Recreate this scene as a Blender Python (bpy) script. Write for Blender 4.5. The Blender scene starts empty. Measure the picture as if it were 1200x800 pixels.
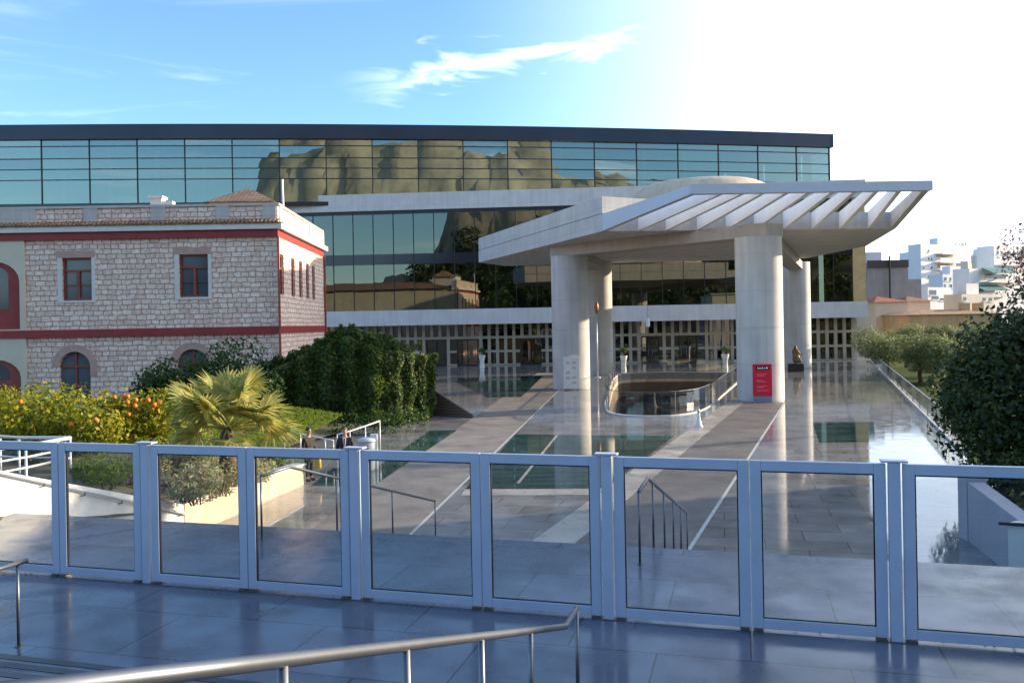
import bpy, bmesh, math, random
import numpy as np
from mathutils import Vector, Matrix
from mathutils.geometry import tessellate_polygon

random.seed(7)
rng = np.random.default_rng(11)
R = math.radians
scene = bpy.context.scene
COL = scene.collection

# ------------------------------------------------------------------ camera model
F = 1000.0            # focal length in photo pixels (photo 1200 wide)
CX, CY = 600.0, 380.0
ZC = 5.1
ROLL = R(1.03)
ca, sa = math.cos(ROLL), math.sin(ROLL)

def ray(px, py):
    u, v = px - CX, py - CY
    return (u * ca - v * sa) / F, (v * ca + u * sa) / F

def G(px, py, z=0.0):
    """world point seen at a photo position on the level plane z"""
    a, b = ray(px, py)
    Y = (ZC - z) / b
    return Vector((a * Y, Y, z))

def U(px, py, Y):
    a, b = ray(px, py)
    return Vector((a * Y, Y, ZC - b * Y))

# ------------------------------------------------------------------ materials
MATS = {}
def newmat(name):
    m = bpy.data.materials.new(name)
    m.use_nodes = True
    nt = m.node_tree
    MATS[name] = m
    return m, nt, nt.nodes['Principled BSDF'], nt.nodes['Material Output']

def nd(nt, typ, **kw):
    n = nt.nodes.new(typ)
    for k, v in kw.items():
        if k in n.inputs.keys() if isinstance(k, str) else False:
            n.inputs[k].default_value = v
        else:
            setattr(n, k, v)
    return n

def ramp(nt, stops):
    r = nt.nodes.new('ShaderNodeValToRGB')
    el = r.color_ramp.elements
    while len(el) > 1: el.remove(el[-1])
    el[0].position = stops[0][0]; el[0].color = (*stops[0][1], 1)
    for p, c in stops[1:]:
        e = el.new(p); e.color = (*c, 1)
    return r

def c3(c, k=1.0): return tuple(min(1, x * k) for x in c)

def simple(name, col, rough=0.6, metal=0.0, var=0.12, scale=3.0, bump=0.0, bscale=40.0, stretch=(1, 1, 1), spec=0.5):
    """principled with noise-driven wear in colour, roughness and a little bump"""
    m, nt, bs, out = newmat(name)
    L = nt.links.new
    tc = nd(nt, 'ShaderNodeTexCoord')
    mp = nd(nt, 'ShaderNodeMapping'); mp.inputs['Scale'].default_value = stretch
    L(tc.outputs['Object'], mp.inputs['Vector'])
    nz = nd(nt, 'ShaderNodeTexNoise'); nz.inputs['Scale'].default_value = scale; nz.inputs['Detail'].default_value = 6
    L(mp.outputs[0], nz.inputs['Vector'])
    r = ramp(nt, [(0.3, c3(col, 1 - var)), (0.7, c3(col, 1 + var))])
    L(nz.outputs['Fac'], r.inputs[0]); L(r.outputs[0], bs.inputs['Base Color'])
    bs.inputs['Roughness'].default_value = rough
    bs.inputs['Metallic'].default_value = metal
    bs.inputs['Specular IOR Level'].default_value = spec
    if bump:
        n2 = nd(nt, 'ShaderNodeTexNoise'); n2.inputs['Scale'].default_value = bscale; n2.inputs['Detail'].default_value = 4
        L(tc.outputs['Object'], n2.inputs['Vector'])
        b = nd(nt, 'ShaderNodeBump'); b.inputs['Strength'].default_value = bump; b.inputs['Distance'].default_value = 0.02
        L(n2.outputs['Fac'], b.inputs['Height']); L(b.outputs[0], bs.inputs['Normal'])
    return m

def leafmat(name, cols, trans=0.35, rough=0.5):
    m, nt, bs, out = newmat(name)
    L = nt.links.new
    g = nd(nt, 'ShaderNodeNewGeometry')
    r = ramp(nt, [(i / (len(cols) - 1), c) for i, c in enumerate(cols)])
    L(g.outputs['Random Per Island'], r.inputs[0])
    L(r.outputs[0], bs.inputs['Base Color'])
    bs.inputs['Roughness'].default_value = rough
    bs.inputs['Specular IOR Level'].default_value = 0.3
    t = nd(nt, 'ShaderNodeBsdfTranslucent')
    hs = nd(nt, 'ShaderNodeHueSaturation'); hs.inputs['Value'].default_value = 1.5; hs.inputs['Hue'].default_value = 0.485
    L(r.outputs[0], hs.inputs['Color']); L(hs.outputs[0], t.inputs['Color'])
    mx = nd(nt, 'ShaderNodeMixShader'); mx.inputs[0].default_value = trans
    L(bs.outputs[0], mx.inputs[1]); L(t.outputs[0], mx.inputs[2]); L(mx.outputs[0], out.inputs[0])
    return m

def glassmat(name, tint, refl, facing=0.3, rough=0.0, wave=0.0, rcol=(0.95, 0.97, 1.0)):
    """thin architectural glass: tinted see-through plus mirror reflection, more towards grazing"""
    m, nt, bs, out = newmat(name)
    L = nt.links.new
    nt.nodes.remove(bs)
    tr = nd(nt, 'ShaderNodeBsdfTransparent'); tr.inputs[0].default_value = (*tint, 1)
    gl = nd(nt, 'ShaderNodeBsdfGlossy'); gl.inputs['Roughness'].default_value = rough
    gl.inputs['Color'].default_value = (*rcol, 1)
    lw = nd(nt, 'ShaderNodeLayerWeight'); lw.inputs['Blend'].default_value = facing
    mr = nd(nt, 'ShaderNodeMapRange'); mr.inputs['To Min'].default_value = refl; mr.inputs['To Max'].default_value = 0.9
    L(lw.outputs['Facing'], mr.inputs['Value'])
    # facing: 0 looking straight on
    pw = nd(nt, 'ShaderNodeMath', operation='POWER'); pw.inputs[1].default_value = 3.0
    L(lw.outputs['Facing'], pw.inputs[0]); L(pw.outputs[0], mr.inputs['Value'])
    if wave:
        tc = nd(nt, 'ShaderNodeTexCoord')
        nz = nd(nt, 'ShaderNodeTexNoise'); nz.inputs['Scale'].default_value = 0.5; nz.inputs['Detail'].default_value = 1
        L(tc.outputs['Object'], nz.inputs['Vector'])
        b = nd(nt, 'ShaderNodeBump'); b.inputs['Strength'].default_value = wave; b.inputs['Distance'].default_value = 0.1
        L(nz.outputs['Fac'], b.inputs['Height']); L(b.outputs[0], gl.inputs['Normal'])
    mx = nd(nt, 'ShaderNodeMixShader')
    L(mr.outputs[0], mx.inputs[0]); L(tr.outputs[0], mx.inputs[1]); L(gl.outputs[0], mx.inputs[2]); L(mx.outputs[0], out.inputs[0])
    return m

def tilemat(name, col, mortar, tw, th, rough, angle=0.0, var=0.15, rvar=0.08, spec=0.5, bump=0.05, gap=0.006, col2=None):
    """large stone slabs with joints, cloudy colour and smudged gloss"""
    m, nt, bs, out = newmat(name)
    L = nt.links.new
    tc = nd(nt, 'ShaderNodeTexCoord')
    mp = nd(nt, 'ShaderNodeMapping'); mp.inputs['Rotation'].default_value = (0, 0, angle)
    L(tc.outputs['Object'], mp.inputs['Vector'])
    br = nd(nt, 'ShaderNodeTexBrick')
    br.inputs['Scale'].default_value = 1.0
    br.inputs['Brick Width'].default_value = tw; br.inputs['Row Height'].default_value = th
    br.inputs['Mortar Size'].default_value = gap; br.inputs['Mortar Smooth'].default_value = 0.1
    br.inputs['Color1'].default_value = (*c3(col, 1 + var), 1); br.inputs['Color2'].default_value = (*c3(col2 or col, 1 - var), 1)
    br.inputs['Mortar'].default_value = (*mortar, 1)
    L(mp.outputs[0], br.inputs['Vector'])
    nz = nd(nt, 'ShaderNodeTexNoise'); nz.inputs['Scale'].default_value = 0.7; nz.inputs['Detail'].default_value = 8; nz.inputs['Roughness'].default_value = 0.65
    L(tc.outputs['Object'], nz.inputs['Vector'])
    rr = ramp(nt, [(0.3, (0.62,) * 3), (0.5, (1.0,) * 3), (0.75, (1.35,) * 3)])
    L(nz.outputs['Fac'], rr.inputs[0])
    mu = nd(nt, 'ShaderNodeMix', data_type='RGBA', blend_type='MULTIPLY'); mu.inputs['Factor'].default_value = 1
    L(br.outputs['Color'], mu.inputs['A']); L(rr.outputs[0], mu.inputs['B'])
    L(mu.outputs['Result'], bs.inputs['Base Color'])
    n2 = nd(nt, 'ShaderNodeTexNoise'); n2.inputs['Scale'].default_value = 1.7; n2.inputs['Detail'].default_value = 5
    L(mp.outputs[0], n2.inputs['Vector'])
    mr = nd(nt, 'ShaderNodeMapRange'); mr.inputs['From Min'].default_value = 0.35; mr.inputs['From Max'].default_value = 0.7
    mr.inputs['To Min'].default_value = max(0.01, rough - rvar); mr.inputs['To Max'].default_value = rough + rvar
    L(n2.outputs['Fac'], mr.inputs['Value']); L(mr.outputs[0], bs.inputs['Roughness'])
    bs.inputs['Specular IOR Level'].default_value = spec
    n3 = nd(nt, 'ShaderNodeTexNoise'); n3.inputs['Scale'].default_value = 2.5; n3.inputs['Detail'].default_value = 2
    L(mp.outputs[0], n3.inputs['Vector'])
    ma = nd(nt, 'ShaderNodeMath', operation='MULTIPLY_ADD'); ma.inputs[1].default_value = 0.25
    L(n3.outputs['Fac'], ma.inputs[0])
    sub = nd(nt, 'ShaderNodeMath', operation='MULTIPLY'); sub.inputs[1].default_value = -1.0
    L(br.outputs['Fac'], sub.inputs[0]); L(sub.outputs[0], ma.inputs[2])
    b = nd(nt, 'ShaderNodeBump'); b.inputs['Strength'].default_value = bump; b.inputs['Distance'].default_value = 0.01
    L(ma.outputs[0], b.inputs['Height']); L(b.outputs[0], bs.inputs['Normal'])
    return m

def stonewall(name):
    """coursed rubble masonry in UV metres: pale grey-pink blocks, reddish mortar"""
    m, nt, bs, out = newmat(name)
    L = nt.links.new
    uv = nd(nt, 'ShaderNodeUVMap')
    nz = nd(nt, 'ShaderNodeTexNoise'); nz.inputs['Scale'].default_value = 1.3; nz.inputs['Detail'].default_value = 3
    L(uv.outputs[0], nz.inputs['Vector'])
    sb = nd(nt, 'ShaderNodeVectorMath', operation='MULTIPLY_ADD')
    L(nz.outputs['Color'], sb.inputs[0]); sb.inputs[1].default_value = (0.30, 0.22, 0); L(uv.outputs[0], sb.inputs[2])
    br = nd(nt, 'ShaderNodeTexBrick'); br.offset_frequency = 2; br.squash = 0.75; br.squash_frequency = 3
    br.inputs['Scale'].default_value = 1; br.inputs['Brick Width'].default_value = 0.58; br.inputs['Row Height'].default_value = 0.31
    br.inputs['Mortar Size'].default_value = 0.03; br.inputs['Mortar Smooth'].default_value = 0.35
    br.inputs['Color1'].default_value = (0.95, 0.79, 0.68, 1); br.inputs['Color2'].default_value = (0.76, 0.57, 0.47, 1)
    br.inputs['Mortar'].default_value = (0.50, 0.29, 0.21, 1)
    L(sb.outputs[0], br.inputs['Vector'])
    n2 = nd(nt, 'ShaderNodeTexNoise'); n2.inputs['Scale'].default_value = 5; n2.inputs['Detail'].default_value = 7
    L(uv.outputs[0], n2.inputs['Vector'])
    rr = ramp(nt, [(0.3, (0.75, 0.72, 0.70)), (0.7, (1.2, 1.18, 1.15))]); L(n2.outputs['Fac'], rr.inputs[0])
    mu = nd(nt, 'ShaderNodeMix', data_type='RGBA', blend_type='MULTIPLY'); mu.inputs['Factor'].default_value = 1
    L(br.outputs['Color'], mu.inputs['A']); L(rr.outputs[0], mu.inputs['B']); L(mu.outputs['Result'], bs.inputs['Base Color'])
    bs.inputs['Roughness'].default_value = 0.9
    ma = nd(nt, 'ShaderNodeMath', operation='SUBTRACT'); L(n2.outputs['Fac'], ma.inputs[0]); L(br.outputs['Fac'], ma.inputs[1])
    b = nd(nt, 'ShaderNodeBump'); b.inputs['Strength'].default_value = 0.7; b.inputs['Distance'].default_value = 0.04
    L(ma.outputs[0], b.inputs['Height']); L(b.outputs[0], bs.inputs['Normal'])
    return m

def concrete(name, col, streak=0.15, jw=0.0, jh=0.0):
    """cast concrete with vertical weather streaks (UV metres) and optional board joints"""
    m, nt, bs, out = newmat(name)
    L = nt.links.new
    uv = nd(nt, 'ShaderNodeUVMap')
    mp = nd(nt, 'ShaderNodeMapping'); mp.inputs['Scale'].default_value = (1.6, 0.12, 1)
    L(uv.outputs[0], mp.inputs['Vector'])
    nz = nd(nt, 'ShaderNodeTexNoise'); nz.inputs['Scale'].default_value = 1.5; nz.inputs['Detail'].default_value = 7
    L(mp.outputs[0], nz.inputs['Vector'])
    n2 = nd(nt, 'ShaderNodeTexNoise'); n2.inputs['Scale'].default_value = 0.6; n2.inputs['Detail'].default_value = 8
    L(uv.outputs[0], n2.inputs['Vector'])
    ad = nd(nt, 'ShaderNodeMath', operation='ADD'); L(nz.outputs['Fac'], ad.inputs[0]); L(n2.outputs['Fac'], ad.inputs[1])
    hf = nd(nt, 'ShaderNodeMath', operation='MULTIPLY'); hf.inputs[1].default_value = 0.5; L(ad.outputs[0], hf.inputs[0])
    r = ramp(nt, [(0.35, c3(col, 1 - streak)), (0.62, c3(col, 1 + streak))]); L(hf.outputs[0], r.inputs[0])
    last = r.outputs[0]
    if jw:
        br = nd(nt, 'ShaderNodeTexBrick'); br.offset = 0.0
        br.inputs['Scale'].default_value = 1; br.inputs['Brick Width'].default_value = jw; br.inputs['Row Height'].default_value = jh
        br.inputs['Mortar Size'].default_value = 0.012
        br.inputs['Color1'].default_value = (1, 1, 1, 1); br.inputs['Color2'].default_value = (0.95, 0.95, 0.95, 1); br.inputs['Mortar'].default_value = (0.72, 0.72, 0.72, 1)
        L(uv.outputs[0], br.inputs['Vector'])
        mu = nd(nt, 'ShaderNodeMix', data_type='RGBA', blend_type='MULTIPLY'); mu.inputs['Factor'].default_value = 1
        L(last, mu.inputs['A']); L(br.outputs['Color'], mu.inputs['B']); last = mu.outputs['Result']
    L(last, bs.inputs['Base Color'])
    bs.inputs['Roughness'].default_value = 0.75
    n3 = nd(nt, 'ShaderNodeTexNoise'); n3.inputs['Scale'].default_value = 25; n3.inputs['Detail'].default_value = 3
    L(uv.outputs[0], n3.inputs['Vector'])
    b = nd(nt, 'ShaderNodeBump'); b.inputs['Strength'].default_value = 0.15; b.inputs['Distance'].default_value = 0.01
    L(n3.outputs['Fac'], b.inputs['Height']); L(b.outputs[0], bs.inputs['Normal'])
    return m

def rooftile(name, col):
    m, nt, bs, out = newmat(name)
    L = nt.links.new
    uv = nd(nt, 'ShaderNodeUVMap')
    br = nd(nt, 'ShaderNodeTexBrick'); br.offset = 0.0
    br.inputs['Scale'].default_value = 1; br.inputs['Brick Width'].default_value = 0.28; br.inputs['Row Height'].default_value = 0.35
    br.inputs['Mortar Size'].default_value = 0.035; br.inputs['Mortar Smooth'].default_value = 0.8
    br.inputs['Color1'].default_value = (*c3(col, 1.25), 1); br.inputs['Color2'].default_value = (*c3(col, 0.7), 1); br.inputs['Mortar'].default_value = (*c3(col, 0.3), 1)
    L(uv.outputs[0], br.inputs['Vector']); L(br.outputs['Color'], bs.inputs['Base Color'])
    b = nd(nt, 'ShaderNodeBump', invert=True); b.inputs['Strength'].default_value = 0.8; b.inputs['Distance'].default_value = 0.06
    L(br.outputs['Fac'], b.inputs['Height']); L(b.outputs[0], bs.inputs['Normal'])
    bs.inputs['Roughness'].default_value = 0.85
    return m

def slatmat(name, col, dark, pitch):
    m, nt, bs, out = newmat(name)
    L = nt.links.new
    uv = nd(nt, 'ShaderNodeUVMap')
    wv = nd(nt, 'ShaderNodeTexWave', bands_direction='Y'); wv.inputs['Scale'].default_value = 0.314 / pitch; wv.inputs['Distortion'].default_value = 0.0
    L(uv.outputs[0], wv.inputs['Vector'])
    r = ramp(nt, [(0.2, dark), (0.4, col), (1, c3(col, 1.2))]); L(wv.outputs['Fac'], r.inputs[0]); L(r.outputs[0], bs.inputs['Base Color'])
    bs.inputs['Roughness'].default_value = 0.7
    return m

def groundmat(name, cols, scale, bump=0.3):
    m, nt, bs, out = newmat(name)
    L = nt.links.new
    tc = nd(nt, 'ShaderNodeTexCoord')
    nz = nd(nt, 'ShaderNodeTexNoise'); nz.inputs['Scale'].default_value = scale; nz.inputs['Detail'].default_value = 10; nz.inputs['Roughness'].default_value = 0.7
    L(tc.outputs['Object'], nz.inputs['Vector'])
    r = ramp(nt, [(0.25 + 0.5 * i / (len(cols) - 1), c) for i, c in enumerate(cols)]); L(nz.outputs['Fac'], r.inputs[0]); L(r.outputs[0], bs.inputs['Base Color'])
    bs.inputs['Roughness'].default_value = 0.95
    b = nd(nt, 'ShaderNodeBump'); b.inputs['Strength'].default_value = bump; b.inputs['Distance'].default_value = 0.2
    L(nz.outputs['Fac'], b.inputs['Height']); L(b.outputs[0], bs.inputs['Normal'])
    return m

ANG = math.atan(0.273)
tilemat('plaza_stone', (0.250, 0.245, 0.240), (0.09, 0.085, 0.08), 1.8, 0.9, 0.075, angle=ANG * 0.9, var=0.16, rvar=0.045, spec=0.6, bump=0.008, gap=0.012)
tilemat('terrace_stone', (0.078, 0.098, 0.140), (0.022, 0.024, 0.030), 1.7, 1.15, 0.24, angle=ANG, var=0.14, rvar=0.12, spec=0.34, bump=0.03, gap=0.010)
tilemat('path_stone', (0.235, 0.205, 0.175), (0.16, 0.14, 0.12), 1.2, 0.6, 0.6, angle=R(-7), var=0.04, rvar=0.08, spec=0.3, bump=0.04)
tilemat('path_stone_dark', (0.155, 0.138, 0.122), (0.11, 0.1, 0.09), 1.2, 0.6, 0.55, angle=R(-21), var=0.04, rvar=0.08, spec=0.3, bump=0.04)
tilemat('border_stone', (0.40, 0.36, 0.31), (0.2, 0.18, 0.16), 1.0, 1.0, 0.35, angle=R(-21), var=0.12, rvar=0.1, spec=0.4)
tilemat('glass_floor', (0.034, 0.082, 0.078), (0.14, 0.20, 0.19), 6.0, 0.8, 0.05, angle=R(0), var=0.25, rvar=0.02, spec=0.8, bump=0.01, gap=0.02)
simple('white_line', (0.52, 0.50, 0.46), 0.5)
concrete('concrete', (0.52, 0.50, 0.475), 0.13, 2.4, 1.15)
concrete('concrete_column', (0.53, 0.515, 0.49), 0.14, 2.28, 2.3)
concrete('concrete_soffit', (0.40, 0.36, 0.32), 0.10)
concrete('concrete_band', (0.62, 0.595, 0.57), 0.10, 2.55, 5.0)
concrete('white_plaster', (0.80, 0.76, 0.70), 0.05)
concrete('fin_white', (0.82, 0.82, 0.81), 0.05)
simple('rim_metal', (0.56, 0.60, 0.66), 0.45, 0.0, 0.04)
simple('lattice', (0.42, 0.36, 0.27), 0.7, 0, 0.12, 1.0)
simple('dark_metal', (0.03, 0.032, 0.036), 0.35, 0.3, 0.2)
simple('fascia_dark', (0.026, 0.027, 0.040), 0.12, 0.2, 0.2, 0.2)
simple('interior_dark', (0.07, 0.07, 0.065), 0.8)
simple('interior_grey', (0.22, 0.22, 0.20), 0.8)
simple('interior_stone', (0.55, 0.50, 0.40), 0.8, 0, 0.2, 0.4)
simple('marble_white', (0.75, 0.73, 0.68), 0.6)
simple('tan_panel', (0.60, 0.40, 0.17), 0.5, 0, 0.15, 1.0)
glassmat('facade_glass', (0.36, 0.42, 0.38), 0.17, wave=0.015, rcol=(0.68, 0.71, 0.64))
glassmat('gallery_glass', (0.52, 0.66, 0.64), 0.36, wave=0.02, rcol=(0.60, 0.63, 0.55))
glassmat('dark_glass', (0.16, 0.18, 0.18), 0.12, wave=0.02)
glassmat('clear_glass', (0.93, 0.955, 0.95), 0.05)
glassmat('gate_glass', (0.93, 0.95, 0.96), 0.05)
stonewall('stone_masonry')
concrete('stone_dressed', (0.55, 0.50, 0.45), 0.12, 1.1, 0.5)
simple('pink_stone', (0.52, 0.33, 0.27), 0.8, 0, 0.12, 2.0)
simple('cream_plaster', (0.66, 0.60, 0.45), 0.85, 0, 0.08, 0.8)
simple('red_paint', (0.30, 0.030, 0.028), 0.55, 0, 0.15, 2.0)
simple('red_brown', (0.27, 0.055, 0.035), 0.5, 0, 0.15, 3.0)
simple('cornice_white', (0.70, 0.67, 0.62), 0.7, 0, 0.08)
rooftile('terracotta', (0.36, 0.17, 0.095))
rooftile('terracotta_red', (0.38, 0.11, 0.06))
rooftile('terracotta_old', (0.40, 0.24, 0.14))
simple('gate_paint', (0.47, 0.55, 0.67), 0.38, 0.0, 0.05, 4.0)
simple('steel', (0.16, 0.17, 0.19), 0.42, 0.8, 0.08, 6.0)
simple('steel_white', (0.72, 0.73, 0.74), 0.35, 0.2, 0.05, 6.0)
simple('brass', (0.16, 0.13, 0.10), 0.5, 0.6)
concrete('lit_wall', (0.74, 0.70, 0.63), 0.07)
concrete('planter_stone', (0.55, 0.44, 0.31), 0.2)
concrete('grey_wall', (0.42, 0.40, 0.42), 0.08)
simple('red_sign', (0.62, 0.012, 0.045), 0.35, 0, 0.05)
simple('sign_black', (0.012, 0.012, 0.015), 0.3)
simple('sign_pink', (0.75, 0.22, 0.24), 0.5)
simple('sign_white', (0.8, 0.8, 0.8), 0.5)
simple('sign_grey', (0.20, 0.23, 0.30), 0.4)
simple('board_white', (0.80, 0.78, 0.74), 0.5, 0, 0.05)
simple('board_print', (0.55, 0.50, 0.45), 0.5)
simple('pot_white', (0.74, 0.72, 0.68), 0.35, 0, 0.05)
simple('bronze', (0.20, 0.12, 0.06), 0.55, 0.2, 0.35, 6.0)
simple('amber', (0.45, 0.20, 0.06), 0.4)
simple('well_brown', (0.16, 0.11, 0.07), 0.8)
simple('well_dark', (0.02, 0.018, 0.016), 0.8)  # near black: the shade of the deep void is put into the colour
slatmat('brown_slats', (0.21, 0.135, 0.10), (0.11, 0.07, 0.05), 0.16)
simple('bark', (0.10, 0.075, 0.055), 0.9, 0, 0.3, 8.0, 0.6, 20, (1, 1, 0.3))
simple('grass_base', (0.05, 0.075, 0.022), 0.95, 0, 0.3, 3.0, 0.5, 30, spec=0.05)
groundmat('soil', [(0.05, 0.045, 0.03), (0.09, 0.08, 0.045), (0.05, 0.07, 0.025)], 1.2)
groundmat('city_ground', [(0.16, 0.15, 0.13), (0.22, 0.2, 0.17), (0.12, 0.13, 0.08)], 0.05)
leafmat('leaf_orange_tree', [(0.05, 0.10, 0.008), (0.13, 0.18, 0.012), (0.28, 0.28, 0.015), (0.42, 0.34, 0.02)], 0.45)
leafmat('leaf_dark', [(0.014, 0.028, 0.010), (0.026, 0.048, 0.014), (0.045, 0.075, 0.018), (0.075, 0.10, 0.028)], 0.3, 0.4)
leafmat('leaf_ivy', [(0.022, 0.05, 0.014), (0.045, 0.09, 0.02), (0.08, 0.14, 0.024), (0.17, 0.21, 0.035)], 0.42)
leafmat('leaf_bush', [(0.02, 0.05, 0.010), (0.035, 0.08, 0.014), (0.06, 0.11, 0.02)], 0.35)
leafmat('leaf_olive', [(0.08, 0.12, 0.04), (0.13, 0.18, 0.065), (0.19, 0.23, 0.10), (0.25, 0.27, 0.15)], 0.3, 0.6)
leafmat('leaf_grey', [(0.18, 0.21, 0.09), (0.30, 0.32, 0.15), (0.42, 0.42, 0.24), (0.34, 0.21, 0.13)], 0.3, 0.7)
leafmat('leaf_bright', [(0.09, 0.15, 0.015), (0.14, 0.22, 0.02), (0.20, 0.26, 0.04)], 0.4)
leafmat('leaf_palm', [(0.20, 0.24, 0.06), (0.34, 0.34, 0.09), (0.50, 0.42, 0.11)], 0.4)
leafmat('litter', [(0.14, 0.09, 0.04), (0.08, 0.06, 0.035), (0.2, 0.15, 0.08)], 0.1)
leafmat('leaf_purple', [(0.10, 0.06, 0.07), (0.16, 0.10, 0.11), (0.10, 0.09, 0.05)], 0.3)
simple('orange_fruit', (0.70, 0.20, 0.012), 0.45)
simple('skin', (0.42, 0.25, 0.17), 0.5, 0, 0.06)
simple('cloth_navy', (0.012, 0.014, 0.028), 0.8)
simple('cloth_brown', (0.022, 0.016, 0.013), 0.85)
simple('cloth_white', (0.75, 0.75, 0.78), 0.8)
simple('cloth_tie', (0.20, 0.05, 0.06), 0.7)
simple('hair', (0.015, 0.010, 0.007), 0.6)
simple('hair_grey', (0.10, 0.08, 0.07), 0.6)
simple('shoe', (0.01, 0.01, 0.01), 0.3)
simple('yellow_bag', (0.60, 0.36, 0.03), 0.5)
simple('bin_grey', (0.50, 0.54, 0.57), 0.4)
simple('red_label', (0.5, 0.03, 0.03), 0.5)
concrete('apt_white', (0.74, 0.73, 0.71), 0.05)
concrete('apt_grey', (0.30, 0.29, 0.285), 0.14)
concrete('apt_cream', (0.66, 0.58, 0.46), 0.06)
concrete('apt_ochre', (0.50, 0.35, 0.18), 0.18)
concrete('apt_pink', (0.60, 0.40, 0.31), 0.06)
simple('apt_glass', (0.10, 0.12, 0.14), 0.1, 0, 0.2, 0.3)
simple('apt_shade', (0.45, 0.36, 0.25), 0.8)
simple('awning', (0.03, 0.17, 0.17), 0.8)
groundmat('rock', [(0.15, 0.14, 0.11), (0.28, 0.26, 0.21), (0.42, 0.38, 0.31), (0.16, 0.17, 0.11)], 0.09, 1.0)

# ------------------------------------------------------------------ mesh collector
class MB:
    def __init__(self): self.v = []; self.f = []; self.m = []; self.cur = 0
    def add(self, vs, fs):
        b = len(self.v)
        self.v += [tuple(p) for p in vs]
        for f in fs:
            self.f.append(tuple(b + i for i in f)); self.m.append(self.cur)
    def box(self, x0, x1, y0, y1, z0, z1, fr=None):
        P = [(x0, y0, z0), (x1, y0, z0), (x1, y1, z0), (x0, y1, z0), (x0, y0, z1), (x1, y0, z1), (x1, y1, z1), (x0, y1, z1)]
        if fr: P = [fr(*p) for p in P]
        self.add(P, [(3, 2, 1, 0), (4, 5, 6, 7), (0, 1, 5, 4), (1, 2, 6, 5), (2, 3, 7, 6), (3, 0, 4, 7)])
    def hexa(self, P):
        self.add(P, [(3, 2, 1, 0), (4, 5, 6, 7), (0, 1, 5, 4), (1, 2, 6, 5), (2, 3, 7, 6), (3, 0, 4, 7)])
    def prism(self, poly, z0, z1):
        """poly: ccw list of (x, y); z0/z1 numbers or lists"""
        n = len(poly)
        a = z0 if isinstance(z0, (list, tuple)) else [z0] * n
        b = z1 if isinstance(z1, (list, tuple)) else [z1] * n
        vs = [(p[0], p[1], a[i]) for i, p in enumerate(poly)] + [(p[0], p[1], b[i]) for i, p in enumerate(poly)]
        fs = [tuple(range(n - 1, -1, -1)), tuple(range(n, 2 * n))]
        for i in range(n):
            j = (i + 1) % n
            fs.append((i, j, n + j, n + i))
        self.add(vs, fs)
    def tube(self, pts, r, n=10, cap=True):
        pts = [Vector(p) for p in pts]
        rr = r if isinstance(r, (list, tuple)) else [r] * len(pts)
        rings = []
        prev = None
        for i, p in enumerate(pts):
            if i == 0: t = pts[1] - p
            elif i == len(pts) - 1: t = p - pts[i - 1]
            else: t = (pts[i + 1] - p).normalized() + (p - pts[i - 1]).normalized()
            t.normalize()
            up = Vector((0, 0, 1)) if abs(t.z) < 0.95 else Vector((1, 0, 0))
            if prev is None: a = t.cross(up).normalized()
            else: a = (prev - t * prev.dot(t)).normalized()
            prev = a
            b = t.cross(a)
            k = 1.0
            if 0 < i < len(pts) - 1:
                c = (pts[i + 1] - p).normalized().dot((p - pts[i - 1]).normalized())
                k = 1 / max(0.6, math.sqrt((1 + c) / 2))
            rings.append([p + (a * math.cos(2 * math.pi * j / n) + b * math.sin(2 * math.pi * j / n)) * rr[i] * k for j in range(n)])
        vs = [q for ring in rings for q in ring]
        fs = []
        for i in range(len(pts) - 1):
            for j in range(n):
                k = (j + 1) % n
                fs.append((i * n + j, i * n + k, (i + 1) * n + k, (i + 1) * n + j))
        if cap:
            fs.append(tuple(range(n - 1, -1, -1))); fs.append(tuple((len(pts) - 1) * n + j for j in range(n)))
        self.add(vs, fs)
    def lathe(self, c, prof, n=24, sx=1.0, sy=1.0):
        """prof: (radius, z) from bottom to top about c=(x,y,z)"""
        vs = []
        for r, z in prof:
            for j in range(n):
                a = 2 * math.pi * j / n
                vs.append((c[0] + r * sx * math.cos(a), c[1] + r * sy * math.sin(a), c[2] + z))
        fs = []
        for i in range(len(prof) - 1):
            for j in range(n):
                k = (j + 1) % n
                fs.append((i * n + j, i * n + k, (i + 1) * n + k, (i + 1) * n + j))
        fs.append(tuple(range(n - 1, -1, -1))); fs.append(tuple((len(prof) - 1) * n + j for j in range(n)))
        self.add(vs, fs)
    def plate(self, outer, holes, fr, t0, t1):
        """sheet with holes in a local (s, z) plane, thickness t0..t1 along the frame's depth; hole reveals closed"""
        loops = [outer] + holes
        tri = tessellate_polygon([[Vector((p[0], p[1], 0)) for p in l] for l in loops])
        flat = [p for l in loops for p in l]
        n = len(flat)
        vs = [fr(p[0], t0, p[1]) for p in flat] + [fr(p[0], t1, p[1]) for p in flat]
        fs = []
        for a, b, c in tri:
            A, B, C = flat[a], flat[b], flat[c]
            ar = (B[0] - A[0]) * (C[1] - A[1]) - (B[1] - A[1]) * (C[0] - A[0])
            if ar < 0: b, c = c, b
            fs.append((a, b, c)); fs.append((n + a, n + c, n + b))
        o = 0
        for li, l in enumerate(loops):
            k = len(l)
            ar = sum(l[i][0] * l[(i + 1) % k][1] - l[(i + 1) % k][0] * l[i][1] for i in range(k))
            for i in range(k):
                j = (i + 1) % k
                q = (o + i, n + o + i, n + o + j, o + j)
                if (ar > 0) == (li == 0): q = q
                else: q = q[::-1]
                fs.append(q)
            o += k
        self.add(vs, fs)
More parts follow.
